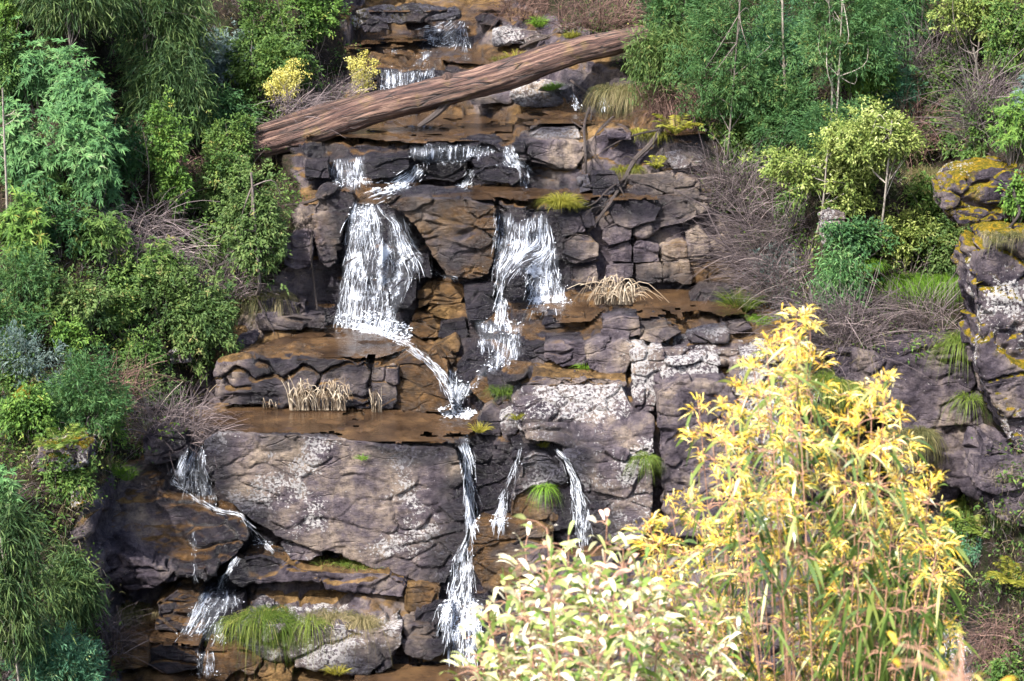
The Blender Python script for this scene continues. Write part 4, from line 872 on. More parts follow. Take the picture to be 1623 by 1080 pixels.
def unit(a): return a/(np.linalg.norm(a, axis=-1, keepdims=True)+1e-9)
def rdirs(n, rng): return unit(rng.normal(size=(n, 3)))
def blades(P, D, L, W, droop, rng, segs=1, tint=None, flat=None):
    """leaf blades: base P, direction D, length L, width W; droop bends them down; segs quads each (1 = rhombus leaf)"""
    n = len(P); L = np.broadcast_to(L, (n,)); W = np.broadcast_to(W, (n,))
    S = unit(np.cross(D, rdirs(n, rng)) if flat is None else np.cross(D, flat)+.35*rdirs(n, rng))
    t = rng.random(n) if tint is None else np.clip(tint+rng.normal(size=n)*.13, 0, 1)
    dn = np.array((0, 0, -1.0))
    if segs == 1:
        mid = P+D*(L*.45)[:, None]; tip = P+D*L[:, None]+dn*(L*droop*.5)[:, None]
        V = np.stack([P, mid+S*(W*.5)[:, None], tip, mid-S*(W*.5)[:, None]], 1).reshape(-1, 3)
        return V, np.arange(4*n).reshape(n, 4), t
    rows = []
    for k in range(segs+1):
        s = k/segs; w = W*(.9*(1-s)**.7*(.35+1.3*min(s*2.2, 1))*.7+.03)
        c = P+D*(L*s*(1-.25*droop*s))[:, None]+dn*(L*droop*s*s)[:, None]
        rows += [c+S*(w*.5)[:, None], c-S*(w*.5)[:, None]]
    V = np.stack(rows, 1).reshape(-1, 3); m = 2*(segs+1); base = (np.arange(n)*m)[:, None]
    F = np.concatenate([base+np.array([[2*k, 2*k+1, 2*k+3, 2*k+2]]) for k in range(segs)]); return V, F, np.tile(t, segs)
def merge(parts):
    Vs, Fs, ts, b = [], [], [], 0
    for V, F, t in parts: Vs.append(V); Fs.append(F+b); ts.append(t); b += len(V)
    return np.concatenate(Vs), np.concatenate(Fs), np.concatenate(ts)
def leaf_obj(name, parts, mat, parent):
    V, F, t = merge(parts); return link(name, np_mesh(name, V, F, False, fattr=dict(tint=t)), mat, parent)
# ------------------------------------------------------------------ plants
def NN_(N, m): return np.repeat(N, m, 0)
def crown_points(rng, H0, H1, rx, ry, n, lumps=9):
    """clump centres: several overlapping lumps so the outline stays uneven"""
    hz = (H1-H0)/2; c0 = np.array((0, 0, (H0+H1)/2))
    lc = rdirs(lumps, rng)*rng.random((lumps, 1))**.5*.62; lr = .30+.28*rng.random(lumps)
    k = rng.integers(0, lumps, n); q = rdirs(n, rng)*(.45+.55*rng.random((n, 1))**.5)
    p = lc[k]+q*lr[k][:, None]
    p[:, 1] = np.where(p[:, 1] > .25, -p[:, 1]*.8, p[:, 1])      # most leaves on the open side of the bank
    far = rng.random(n) < .10; p[far] *= (1.12+.3*rng.random((far.sum(), 1)))   # loose sprays past the outline
    return c0+p*np.array((rx, ry, hz))*1.15, unit(p*np.array((1, 1, 1))+.001), k
def shrub(label, cx, top, base, w, kind='mid', leaf='broad', cat='shrub', name='leafy_shrub', dens=1.0, crown=None, group=None, stemmat=None, stems=None, L=None, fwd=.0, seed=None, stem_r=.02):
    rng = np.random.default_rng(seed if seed is not None else int(cx*7+top*13+base*31+w) % 99991)
    h = hit(cx, min(base, 1235)); k = mpp(h)
    org = h-np.array((0, fwd, .08)); H = max(.25, (base-top)*k*1.03); rx = w*k*.58; cb = 0.0 if crown is None else (base-crown)*k
    o = empty(name, org, label, cat, group)
    ry = min(rx, H*.5)*.75
    area = rx*(H-cb)
    n = int(np.clip(area*230*dens, 40, 760)); C, N, lump = crown_points(rng, max(cb, H*.04), H, rx, ry, n)
    lt = rng.random(9)*.34-.17
    parts = []
    if leaf in ('broad', 'rosette', 'pale'):
        m = {'broad': 15, 'rosette': 14, 'pale': 15}[leaf]; LL = L or {'broad': .095, 'rosette': .15, 'pale': .085}[leaf]
        P = np.repeat(C, m, 0); NN = np.repeat(N, m, 0)
        if leaf == 'rosette':
            up = unit(NN*.6+np.array((0, -.25, .55))); r = rdirs(len(P), rng); r -= up*(r*up).sum(1)[:, None]; D = unit(unit(r)*.9+up*.38)
            P = P+np.repeat(rng.normal(size=(n, 3))*.04, m, 0); wv = .21
        else:
            P = P+rdirs(len(P), rng)*.13*rng.random((len(P), 1)); D = unit(NN*.7+rdirs(len(P), rng)*.9+np.array((0, -.1, .25))); wv = .42
        ti = np.repeat(np.clip(.5+lt[lump]+rng.normal(size=n)*.14, 0, 1), m)
        parts.append(blades(P, D, LL*(.5+.95*rng.random(len(P))**1.5), LL*wv*(.7+.6*rng.random(len(P))), .5, rng, 1, ti, NN*.5+np.array((0, -.3, .8))))
    elif leaf == 'willow':
        m = 20; P = np.repeat(C, m, 0)+rng.normal(size=(n*m, 3))*(.10, .08, .16); D = unit(rng.normal(size=(n*m, 3))*.5+NN_(N, m)*.45+np.array((0, -.15, -.55)))
        parts.append(blades(P, D, (L or .24)*(.6+.7*rng.random(n*m)), .024, .2, rng, 1, np.repeat(np.clip(.5+lt[lump]+rng.normal(size=n)*.18, 0, 1), m)))
    elif leaf == 'feather':
        m = 34; j = rng.integers(0, n, n*m)
        # flat sprays: each clump is a fan of fine leaflets
        ax = unit(N*.8+rdirs(n, rng)*.5+np.array((0, -.15, .1))); sd = unit(np.cross(ax, rdirs(n, rng)))
        a = rng.random((n, m)); s = rng.normal(size=(n, m))*.42*(1-a*.7)
        P = (C[:, None]+ax[:, None]*(a*.30)[..., None]+sd[:, None]*(s*.26)[..., None]+rng.normal(size=(n, m, 3))*.018).reshape(-1, 3)
        D = unit(np.repeat(ax, m, 0)+np.repeat(sd, m, 0)*np.sign(s).reshape(-1, 1)*1.2+rng.normal(size=(n*m, 3))*.3)
        parts.append(blades(P, D, (L or .085)*(.6+.8*rng.random(n*m)), .018, .2, rng, 1, np.repeat(np.clip(.5+lt[lump]+rng.normal(size=n)*.15, 0, 1), m)))
    elif leaf == 'blossom':
        m = 26; P = np.repeat(C, m, 0)+rdirs(n*m, rng)*.11*rng.random((n*m, 1))**.6
        parts.append(blades(P, rdirs(n*m, rng), .032*(.6+.8*rng.random(n*m)), .030, .1, rng, 1, np.repeat(np.clip(.55+lt[lump], 0, 1), m)))
    mat = LM[kind]
    leaf_obj('foliage', parts, mat, o)
    # stems from the foot to the clumps
    ns = stems or int(np.clip(n/14, 4, 16)); pick = rng.choice(n, ns, replace=False); paths, rad = [], []
    if crown is not None:
        tp = spline([(0, 0, -.1), (rng.normal()*.02*H, -ry*.4, cb*.6), (rng.normal()*.03*H, -ry*.75, cb+(H-cb)*.8)], 12); paths.append(tp); rad.append(np.linspace(stem_r*1.4, stem_r*.7, 12))
    for i in pick:
        c = C[i]; st = np.array((c[0]*.15, c[1]*.1, -.05)) if crown is None else tp[rng.integers(6, 11)]
        paths.append(spline([st, st*.5+c*.5+rng.normal(size=3)*.05*H, c], 8)); rad.append(np.linspace(stem_r*.55, .004, 8))
    V, F = tubes(paths, rad, 5); me = np_mesh('stems', V, F); link('trunk' if crown is not None else 'stems', me, stemmat or M_BARK, o)
    return o
def tangle(label, cx, top, base, w, kind='twig', name='twiggy_shrub', cat='bare shrub', dens=1.0, lean=0.0, leaf=None, group=None, seed=None, fwd=.05, hang=.0):
    rng = np.random.default_rng(seed if seed is not None else int(cx*7+top*13+base*31+w) % 99991)
    h = hit(cx, min(base, 1235)); k = mpp(h); H = max(.25, (base-top)*k*1.03); rx = w*k*.5; o = empty(name, h-np.array((0, fwd, .05)), label, cat, group)
    n = int(np.clip(H*rx*420*dens, 120, 900)); paths, rad, ti = [], [], []
    foot = np.stack([rng.uniform(-.75, .75, n)*rx, -.1-.25*rng.random(n), .05+rng.random(n)**1.5*H*.6], 1)
    for i in range(n):
        L = H*(.35+.55*rng.random()); d = unit(np.array((foot[i, 0]/rx*.7+lean+rng.normal()*.55, -.25+rng.normal()*.3, .75-hang*1.6+rng.normal()*.45)))
        c = unit(rng.normal(size=3)); p = foot[i]; pts = []
        for s in np.linspace(0, 1, 5):
            pts.append(p+d*L*s+(c*.22+np.array((lean*.1, -.05, -.30-hang*.3)))*L*s*s)
        paths.append(pts); r = .003+.006*rng.random()**3; rad.append(np.linspace(r, r*.4, 5)); ti.append(np.clip(.5+rng.normal()*.25, 0, 1))
    nb = 9
    for i in range(nb):                         # main branches carry the twigs
        st = np.array((rng.uniform(-.6, .6)*rx, -.05, 0)); d = np.array((st[0]*.6+lean*H*.8+rng.normal()*.25*H, -.15-.2*rng.random(), H*(.6+.4*rng.random())*(1-hang*.6)))
        pts = spline([st, st+d*.5+rng.normal(size=3)*.08*H, st+d], 5); paths.append(pts); rad.append(np.linspace(.016+.012*rng.random(), .005, 5)); ti.append(.35+.3*rng.random())
    V, F = tubes(paths, rad, 3); link('twigs', np_mesh('twigs', V, F, False, fattr=dict(tint=np.repeat(ti, 12))), LM[kind], o)
    if leaf:
        m = int(H*rx*700); q = foot[rng.integers(0, n, m)]+rng.normal(size=(m, 3))*(.18, .1, .22); q[:, 2] = np.abs(q[:, 2])
        leaf_obj('leaves', [blades(q, rdirs(m, rng), .05*(.6+.8*rng.random(m)), .02, .3, rng, 1)], LM[leaf], o)
    return o
def tussock(label, cx, top, base, w, kind='grass', name='grass_tuft', cat='grass', dens=1.0, lean=0.0, group=None, curl=.75, wid=.010, seed=None, fwd=.05, hang=0.0, onrock=True):
    rng = np.random.default_rng(seed if seed is not None else int(cx*7+top*13+base*31+w) % 99991)
    h = hit(cx, min(base, 1235), SB if onrock else TB); k = mpp(h); H = max(.10, (base-top)*k); rx = w*k*.5; o = h-np.array((0, fwd, .02))
    n = int(np.clip(420*dens*(rx*H*6+.10), 60, 2600)); a = rng.random(n)*2*math.pi; r = np.sqrt(rng.random(n))
    P = np.stack([np.cos(a)*r*rx*.62, np.sin(a)*r*min(rx*.5, .35)-.03, np.zeros(n)], 1)
    D = unit(np.stack([np.cos(a)*r*.75+lean+rng.normal(size=n)*.18, np.sin(a)*r*.6-.15+rng.normal(size=n)*.18, np.full(n, .95-hang)], 1))
    L = H*(.55+.75*rng.random(n))*1.15
    nc = max(1, int(rx*2*6)); cc = rng.integers(0, nc, n); co = np.stack([rng.uniform(-.85, .85, nc)*rx, rng.uniform(-.25, .1, nc), rng.normal(size=nc)*.05*H], 1)
    if nc > 2: P = P*.28+co[cc]; L = L*(.6+.7*rng.random(nc))[cc]
    V, F, t = blades(P, D, L, wid*1.15*(.6+.7*rng.random(n)), curl, rng, 4, np.clip((.5+rng.normal(size=nc)*.2)[cc], 0, 1))
    ob = link(name, np_mesh(name, V, F, False, fattr=dict(tint=t)), LM[kind]); ob.location = o
    return tag(ob, label, cat, group)
def fern(label, cx, top, base, w, kind='lime', name='fern', n=13, group=None, seed=None, fwd=.08, onrock=True):
    rng = np.random.default_rng(seed if seed is not None else int(cx*7+top*13+base*31+w) % 99991)
    h = hit(cx, min(base, 1235), SB if onrock else TB); k = mpp(h); H = (base-top)*k; rx = w*k*.5; o = empty(name, h-np.array((0, fwd, 0)), label, 'fern', group)
    for i in range(n):
        a = i/n*2*math.pi+rng.normal()*.2; L = math.hypot(H, rx)*(.75+.4*rng.random()); out = np.array((math.cos(a)*rx/(H+rx)*1.4, math.sin(a)*.55-.2, .75)); out /= np.linalg.norm(out)
        s = np.linspace(0, 1, 22); ax = out*L*s[:, None]+np.array((0, 0, -1))*(.45*L*s**2.2)[:, None]; T = unit(np.gradient(ax, axis=0)); S = unit(np.cross(T, (0, 0, 1.0)))
        P = np.concatenate([ax[2:], ax[2:]]); D = unit(np.concatenate([S[2:], -S[2:]])+np.tile(T[2:], (2, 1))*.45); ll = .20*L*np.sin(np.pi*np.clip(s[2:]*.9+.1, 0, 1))**.8
        leaf_obj('frond', [blades(P, D, np.concatenate([ll, ll])*(.85+.3*rng.random(40)), .022, .25, rng, 1, np.full(40, .5+rng.normal()*.15)),
                           blades(ax[:-1], T[:-1], L/20, .010, 0, rng, 1)], LM[kind], o)
    return o
S, Tg, Gt = shrub, tangle, tussock
GL, GR = 'shrubs of the left bank', 'shrubs of the right bank'
# left bank, from the top edge down
S('dark willow-leaved tree drooping from the top edge left of the grey-blue bush', 245, -70, 150, 180, 'willow', 'willow', 'tree', 'drooping_tree', group=GL, crown=110, dens=.55)
S('dark drooping tree at the top edge above the rosette-leaved bushes', 120, -90, 100, 150, 'willow', 'willow', 'tree', 'drooping_tree', group=GL, crown=60, dens=.6)
S('yellow-green bush in the top left corner', 15, -50, 55, 90, 'bright', 'broad', group=GL)
S('dark green shrub at the left edge just under the corner bush', 8, 40, 170, 70, 'mid', 'broad', group=GL)
S('rosette-leaved bush behind, highest of the blue-green star-leaved ones', 62, 42, 180, 110, 'rosette', 'rosette', group=GL)
S('rounded star-leaved bush, brightest of the blue-green ones, right of the highest', 135, 72, 250, 120, 'rosette', 'rosette', group=GL, dens=1.2)
S('star-leaved bush at the left edge, below the highest one', 40, 140, 300, 130, 'rosette', 'rosette', group=GL)
S('wide star-leaved bush hanging over dark shade, lowest right of the blue-green group', 145, 170, 320, 110, 'rosette', 'rosette', group=GL)
S('drooping dark shrub between the star-leaved bushes and the grey-blue bush', 290, 55, 215, 150, 'willow', 'willow', group=GL)
S('grey-blue leaved bush under the top edge', 362, 15, 150, 100, 'silver', 'broad', group=GL)
S('dense green bush right of the grey-blue bush', 425, -30, 165, 120, 'mid', 'broad', group=GL, dens=1.2)
S('olive-tipped bush at the top, nearest the head of the stream', 490, -40, 100, 110, 'bright', 'broad', group=GL)
S('fresh green bush overhanging the dry twigs beside the head of the stream', 450, 30, 160, 110, 'mid', 'broad', group=GL)
S('clump of yellow wattle blossom, larger one, left of the dry twigs', 460, 82, 165, 66, 'blossom', 'blossom', name='flowering_wattle', group='yellow wattle in flower', dens=1.0, fwd=.5)
S('yellow wattle blossom spray nearest the small fall behind the trunk', 578, 74, 150, 50, 'blossom', 'blossom', name='flowering_wattle', group='yellow wattle in flower', dens=.8, fwd=.3)
Tg('grey-brown leafless shrub between the two yellow wattle clumps', 520, 105, 190, 120, lean=.2, group=GL, leaf='dark')
Tg('pale grey wiry bush just above the left end of the trunk', 470, 125, 200, 90, lean=.35, group=GL)
S('slender bright green bush standing alone in the shade, left of the trunk end', 266, 142, 300, 62, 'bright', 'broad', group=GL)
S('dark leafy bush behind the slender bright bush', 345, 110, 225, 120, 'dark', 'broad', group=GL)
S('shadowed bush under the star-leaved group', 215, 170, 290, 100, 'dark', 'broad', group=GL)
S('dark bush close above the left end of the trunk', 395, 140, 225, 90, 'mid', 'broad', group=GL, dens=.8)
S('small light green bush below the slender bright bush', 285, 235, 345, 56, 'bright', 'broad', group=GL)
Tg('dark tangle of dead twigs under the trunk end', 330, 225, 300, 90, kind='redtwig', group=GL)
S('small bushy tree with a thin trunk beside the left main fall', 415, 216, 440, 140, 'olive', 'broad', 'tree', 'bushy_tree', crown=400, dens=1.7, fwd=.7, stem_r=.035)
S('pale-tipped star-leaved bush left of the dark bare twigs', 162, 240, 335, 68, 'rosette', 'rosette', group=GL)
S('star-leaved bush with bright tips at the left edge, middle height', 45, 290, 420, 95, 'bright', 'rosette', group=GL)
S('green bush below the pale-tipped star-leaved bush', 160, 320, 430, 85, 'mid', 'rosette', group=GL)
S('deep green bush between the two middle star-leaved bushes', 98, 300, 410, 80, 'dark', 'broad', group=GL)
Tg('brown bare twigs below the slender bright bush', 230, 285, 420, 110, group=GL, hang=.25)
S('upright green shrub above the big olive bush', 250, 362, 480, 76, 'mid', 'rosette', group=GL, L=.11)
S('green shrub under the small bushy tree, left of its trunk', 345, 330, 440, 90, 'mid', 'broad', group=GL, dens=.7)
Tg('grey dry bush between the olive bush and the small bushy tree', 355, 375, 470, 110, group=GL, leaf='olive')
S('big rounded olive-green bush above the orange shelf', 300, 404, 575, 165, 'olive', 'broad', group=GL, dens=1.5, fwd=.25)
Gt('tan hanging grass clump at the foot of the small bushy tree', 418, 415, 465, 70, 'tan', hang=.6, lean=.1, curl=1.1)
S('bright feathery bush at the left edge, half way down', 18, 455, 560, 80, 'fine', 'feather', group=GL)
S('bright little bush right of the feathery edge bush', 118, 492, 565, 70, 'bright', 'broad', group=GL)
S('green sapling above the bright little bush', 85, 420, 520, 60, 'mid', 'rosette', group=GL, L=.1)
S('thin light shrub beside the olive bush', 195, 430, 540, 70, 'mid', 'broad', group=GL, dens=.8)
S('soft feathery bush above the grey tangle beside the pool', 140, 555, 690, 110, 'fine', 'feather', group=GL, dens=1.2)
S('grey-green dusty bush left of the soft feathery bush', 62, 520, 640, 90, 'silver', 'feather', group=GL)
Tg('grey tangled dead shrub at the left end of the pool', 285, 590, 690, 130, group=GL, dens=1.3, lean=.1, fwd=.3)
Tg('dry brown brush under the bright little bush', 180, 540, 640, 110, kind='redtwig', group=GL)
S('low green herbs below the soft feathery bush', 175, 640, 720, 90, 'bright', 'broad', group=GL, dens=.8, L=.06)
S('mossy green scrub under the big olive bush', 240, 560, 650, 110, 'olive', 'broad', group=GL, dens=.8, L=.05)
S('low scrub at the left edge above the yellow-mossed boulder', 25, 560, 640, 80, 'mid', 'broad', group=GL)
fern('ragged pale fern above the dark mossy boulder', 95, 650, 712, 90, 'grass')
Gt('vivid green cushion of grass beside the dark purple rock', 192, 702, 748, 62, 'lime', curl=.4, wid=.008)
Gt('dark fringe of grass beside the vivid green cushion', 150, 690, 740, 60, 'tan')
S('star-leaved tip of a bush at the left edge above the willow-leaved sapling', 22, 712, 800, 60, 'rosette', 'rosette', group=GL, fwd=.6)
S('willow-leaved sapling with a pale thin trunk in the bottom left', 60, 722, 1085, 120, 'willow', 'willow', 'tree', 'willow_leaved_sapling', crown=960, dens=.8, fwd=.9, stemmat=M_PBARK, stem_r=.018)
S('leafy spray right of the willow-leaved sapling', 135, 850, 960, 70, 'willow', 'willow', group=GL, fwd=.5)
S('blue-green feathery bush in the bottom left', 95, 948, 1062, 130, 'blue', 'feather', group=GL, dens=1.4, fwd=.7)
S('blue-green feathery sprig at the bottom edge', 150, 1052, 1130, 150, 'blue', 'feather', group=GL, fwd=.5)
Tg('dull grey brush in the bottom left corner', 20, 930, 1070, 90, group=GL)
Tg('dead brush between the bottom feathery bush and the wet rock', 170, 940, 1030, 90, group=GL)
Gt('reddish and green grass fringe under the dark purple slab', 200, 925, 960, 120, 'tan', hang=.4, curl=1)
S('bushy green shrub hiding the lower left end of the fallen trunk', 385, 170, 262, 90, 'mid', 'broad', group=GL, fwd=.9)
S('leafy shrub between the trunk end and the small bushy tree', 340, 250, 345, 90, 'olive', 'broad', group=GL)
S('mid-green shrub filling the slope under the star-leaved group', 70, 240, 330, 120, 'mid', 'rosette', group=GL, L=.12)
S('soft green shrub left of the brown bare twigs', 200, 380, 480, 100, 'mid', 'broad', group=GL)
S('bright fine-leaved bush beside the left edge, under the middle star-leaved bush', 40, 390, 470, 90, 'fine', 'feather', group=GL)
S('light green bush above the brown brush on the left bank', 140, 420, 520, 90, 'olive', 'broad', group=GL)
S('green bush tucked between the olive bush and the grey tangle', 225, 500, 600, 90, 'mid', 'broad', group=GL)
S('low bright bush left of the soft feathery bush', 55, 600, 700, 100, 'bright', 'broad', group=GL)
S('green shrub on the shaded slope left of the vivid grass cushion', 110, 700, 800, 80, 'mid', 'broad', group=GL, dens=.8)
def pole(label, pts, r0, name='thin_trunk', up=.9, mat=None):
    P = np.array([hit(u, v)-(hit(u, v)-CAM)/np.linalg.norm(hit(u, v)-CAM)*.05 for u, v in pts[:1]]+[at(u, v, hit(*pts[0])[1]-up*(i+1)/len(pts)) for i, (u, v) in enumerate(pts[1:])])
    Q = spline(P, 16); o = empty(name, Q[0], label, 'tree trunk', 'slender bare trunks'); V, F = tubes([Q-Q[0]], [np.linspace(r0, r0*.55, 16)], 6); link('trunk', np_mesh('trunk', V, F), mat or M_PBARK, o)
    rng = np.random.default_rng(int(pts[0][0])); tw = []
    for k in range(5):
        i = rng.integers(5, 15); d = np.array((rng.normal()*.25, -.05, .12+.15*rng.random())); tw.append(spline([Q[i]-Q[0], Q[i]-Q[0]+d*.5+rng.normal(size=3)*.02, Q[i]-Q[0]+d], 6))
    V, F = tubes(tw, [np.linspace(r0*.35, .003, 6)]*5, 4); link('twigs', np_mesh('twigs', V, F), mat or M_PBARK, o)
pole('slender pale trunk rising at the left edge through the star-leaved bushes', [(12, 370), (10, 290), (6, 200), (4, 140)], .028)
pole('straight grey trunk in the feathery wattle, left of the two at the top right', [(1247, 215), (1244, 140), (1241, 60), (1240, -20)], .036)
pole('straight grey trunk with short twigs, right of the two at the top right', [(1316, 230), (1319, 150), (1317, 80), (1314, 0)], .028)
pole('short pale crooked trunk right of the yellow-green tree', [(1560, 175), (1552, 130), (1543, 75)], .025)
pole('thin dead stem among the dark shrubs left of the trunk end', [(232, 330), (236, 270), (228, 210)], .016, mat=M_BARK)
# on the rocks and ledges
Gt('big shaggy clump of green grass spilling over the lichen block', 440, 898, 968, 150, 'grass', dens=2.2, hang=.1, curl=1.1, fwd=.30, wid=.009)
Gt('duller right half of the shaggy grass, browner and shorter', 560, 908, 970, 130, 'tan', dens=2.0, hang=.15, curl=1.1, fwd=.30, wid=.008)
Gt('low green weeds along the foot of the huge block', 560, 868, 892, 140, 'grass', dens=1.0, curl=.6)
Gt('little yellow-green weed at the bottom of the lichen block', 535, 1040, 1062, 40, 'gold', curl=.4)
Gt('yellow-green grass tuft on the ledge right of the stepped upper fall', 888, 278, 325, 56, 'gold', dens=1.3, curl=.6, fwd=.1)
Gt('spiky green tuft on the pale rock behind the trunk', 818, 62, 102, 60, 'gold', dens=1.2, curl=.5)
Gt('bright grass on the stones at the top right of the stream', 856, 14, 42, 44, 'lime', curl=.5)
Gt('sedge clump beside the driftwood at the top right', 905, 30, 60, 40, 'gold', curl=.6)
Gt('yellow-green weeds growing on the mossy flat-bottomed boulder', 882, 112, 140, 46, 'lime', curl=.6)
fern('bright yellow-green fern on the mossy knoll right of the dead branch', 1070, 160, 214, 88, 'gold', n=16)
Gt('yellow moss and grass under the bright fern', 1030, 180, 212, 70, 'gold', dens=1.2, curl=.9)
fern('small yellow-green fern below the dead branch fork', 1040, 232, 268, 46, 'gold', n=9)
Gt('golden grass hanging below the dead branch fork', 995, 225, 265, 44, 'gold', hang=.4, curl=1)
Gt('tall green sedge beside the small right pool', 1172, 438, 492, 38, 'grass', curl=.35, dens=1.2)
Gt('low green weeds along the edge of the small right pool', 1195, 478, 505, 80, 'lime', curl=.6)
Gt('single grass tuft in the crack of the layered grey block', 928, 552, 584, 20, 'lime', curl=.5)
Gt('green herb leaning over the brown triangular slab', 797, 580, 622, 34, 'grass', curl=.7)
Gt('tiny grass tuft above the white lichen boulder', 818, 640, 662, 14, 'gold', curl=.5)
Gt('tuft of pale grass at the right end of the pool', 760, 655, 682, 18, 'gold', curl=.4)
Gt('small tuft on the sloping lichen slab near its foot', 862, 685, 705, 18, 'gold', curl=.5)
Gt('moss tuft hanging on the overhanging lump', 864, 735, 768, 24, 'lime', hang=.7, curl=1)
Gt('green moss beard at the top of the upright grey block', 1022, 685, 722, 30, 'grass', hang=.6, curl=1)
Gt('tiny weed on the front of the huge block', 575, 708, 725, 16, 'lime', curl=.5)
def canes(label, cx, base, w, h, n, kind='straw', bent=.5, hang=False):
    rng = np.random.default_rng(int(cx)); p = shit(cx, base); k = mpp(p); paths, rad, ti = [], [], []
    for i in range(n):
        x = rng.uniform(-.5, .5)*w*k; H = h*k*(.5+.7*rng.random()); d = rng.normal()*.5*H*bent
        pts = [(x, 0, 0), (x+d*.3, -.05-.1*rng.random(), H*.6), (x+d, -.1-.2*rng.random(), H*(1-.2*bent*rng.random()))]
        if rng.random() < bent: pts.append((x+d*1.8+rng.normal()*.06, -.22, H*(.75-.7*rng.random()*bent)))
        paths.append(spline(pts, 8)); r = .005+.009*rng.random(); rad.append(np.linspace(r, r*.5, 8)); ti.append(rng.random())
    V, F = tubes(paths, rad, 4); o = link('dead_canes', np_mesh('dead_canes', V, F, fattr=dict(tint=np.repeat(ti, 28))), LM[kind]); o.location = p-np.array((0, .12, .03))
    return tag(o, label, 'dead reeds', 'dead reeds by the pools')
canes('sparse dead reeds at the left end of the pool wall', 383, 642, 40, 48, 26, bent=.4)
canes('thick sheaf of dead straw reeds against the pool wall', 505, 645, 88, 52, 110, bent=.45)
canes('narrow upright bunch of dead reeds in the pool', 598, 650, 16, 40, 24, bent=.15)
canes('few short dead stalks between the two larger reed clumps', 432, 644, 30, 24, 10, bent=.3)
canes('heap of bent bleached canes on the ledge right of the falls', 972, 478, 58, 46, 85, bent=.9)
# right bank
Tg('reddish-brown brush at the top edge right of the topmost cascade', 835, -35, 30, 110, kind='redtwig', group=GR, dens=1.3)
Tg('brown brush at the top edge above the right end of the trunk', 945, -20, 45, 150, kind='redtwig', group=GR, dens=1.3, leaf='olive')
S('grassy green bush hiding the right end of the trunk', 1035, 28, 130, 110, 'olive', 'willow', group=GR, L=.14, fwd=1.0)
Gt('tan grass drooping below the right end of the trunk', 1000, 85, 145, 110, 'tan', hang=.4, curl=1, onrock=False)
Tg('dark hollow of hanging dead fern roots right of the stream', 1070, 100, 175, 110, kind='redtwig', group=GR, hang=.5, dens=1.5)
S('feathery green wattle nearest the stream at the top', 1075, -60, 100, 130, 'fine', 'feather', group=GR, dens=1.2, crown=90)
S('tall feathery wattle with a straight thin trunk, left of the two trunks', 1150, -60, 230, 170, 'fine', 'feather', 'tree', 'wattle_tree', group=GR, dens=1.3, crown=190, fwd=.4)
S('blue-green feathery wattle, bluest one at the top right', 1235, 20, 150, 120, 'blue', 'feather', group=GR, dens=1.4, fwd=.3)
S('feathery green wattle with a straight thin trunk, right of the two trunks', 1318, -60, 240, 150, 'fine', 'feather', 'tree', 'wattle_tree', group=GR, crown=110, dens=1.2, stemmat=M_PBARK)
S('leafy bush below the two wattles, beside the hanging roots', 1165, 120, 250, 130, 'mid', 'broad', group=GR, dens=1.2)
S('green bush under the bluest wattle', 1245, 130, 250, 110, 'fine', 'feather', group=GR)
S('dense deep green bush right of the right-hand thin trunk', 1358, 75, 165, 110, 'bright', 'broad', group=GR)
S('dark drooping shrub at the top edge left of the yellow-green tree', 1410, -50, 120, 90, 'dark', 'willow', group=GR)
S('dark wattle behind the deep green bush', 1400, 60, 190, 110, 'blue', 'feather', group=GR, dens=.8)
Tg('purplish bare brush under the dark drooping shrub', 1470, 20, 170, 110, group=GR, leaf='mid')
S('yellow-green leafy tree at the top right', 1540, -60, 150, 160, 'pale', 'pale', 'tree', 'leafy_tree', group=GR, crown=70, dens=1.2)
S('green bush in the top right corner', 1612, -30, 120, 110, 'mid', 'broad', group=GR, dens=1.2)
Tg('pale bare saplings below the yellow-green tree', 1560, 70, 220, 120, group=GR)
S('bright fern-leaved bush at the right edge', 1605, 120, 262, 80, 'bright', 'rosette', group=GR, L=.11)
S('white-tipped leafy bush high on the right edge', 1625, 95, 180, 50, 'silver', 'rosette', group=GR)
S('pale-flowered small tree, left one of the cream-leaved pair', 1290, 205, 350, 170, 'pale', 'pale', 'tree', 'pale_leaved_tree', crown=290, group='cream-leaved small trees', dens=1.6, fwd=.4, stemmat=M_PBARK)
S('pale-flowered small tree, right and taller one of the cream-leaved pair', 1390, 152, 352, 160, 'pale', 'pale', 'tree', 'pale_leaved_tree', crown=275, group='cream-leaved small trees', dens=1.6, fwd=.4, stemmat=M_PBARK)
S('yellow-green bush under the taller cream-leaved tree', 1440, 318, 430, 120, 'pale', 'pale', group=GR, dens=1.1)
S('low yellow-green shrub between the cream-leaved pair', 1345, 285, 340, 80, 'pale', 'pale', group=GR)
S('glossy dark green bush under the left cream-leaved tree', 1262, 268, 350, 56, 'mid', 'broad', group=GR)
S('small green bush at the foot of the leafy bank beside the knoll', 1215, 195, 270, 80, 'mid', 'broad', group=GR)
Tg('upper part of the wide grey bare thicket, beside the long low stone', 1155, 215, 330, 110, group=GR, dens=1.3, lean=-.3, leaf='olive')
Tg('main mass of the wide grey bare thicket', 1215, 290, 425, 150, group=GR, dens=1.5, lean=-.35)
Tg('lower fringe of the grey bare thicket above the small right pool', 1245, 370, 480, 130, group=GR, dens=1.4, lean=-.3, leaf='silver')
S('grey-green bush among the lower thicket', 1235, 380, 450, 80, 'silver', 'broad', group=GR, dens=.6)
Tg('swept grey dead brush above the yellow gum tips, right-hand heap', 1430, 415, 560, 160, group=GR, dens=1.5, lean=-.6)
Tg('swept grey dead brush above the yellow gum tips, left-hand heap', 1320, 430, 560, 140, group=GR, dens=1.4, lean=-.5)
S('blue-leaved gum seedling in front of the dead brush', 1335, 395, 480, 90, 'rosette', 'willow', group=GR, L=.13)
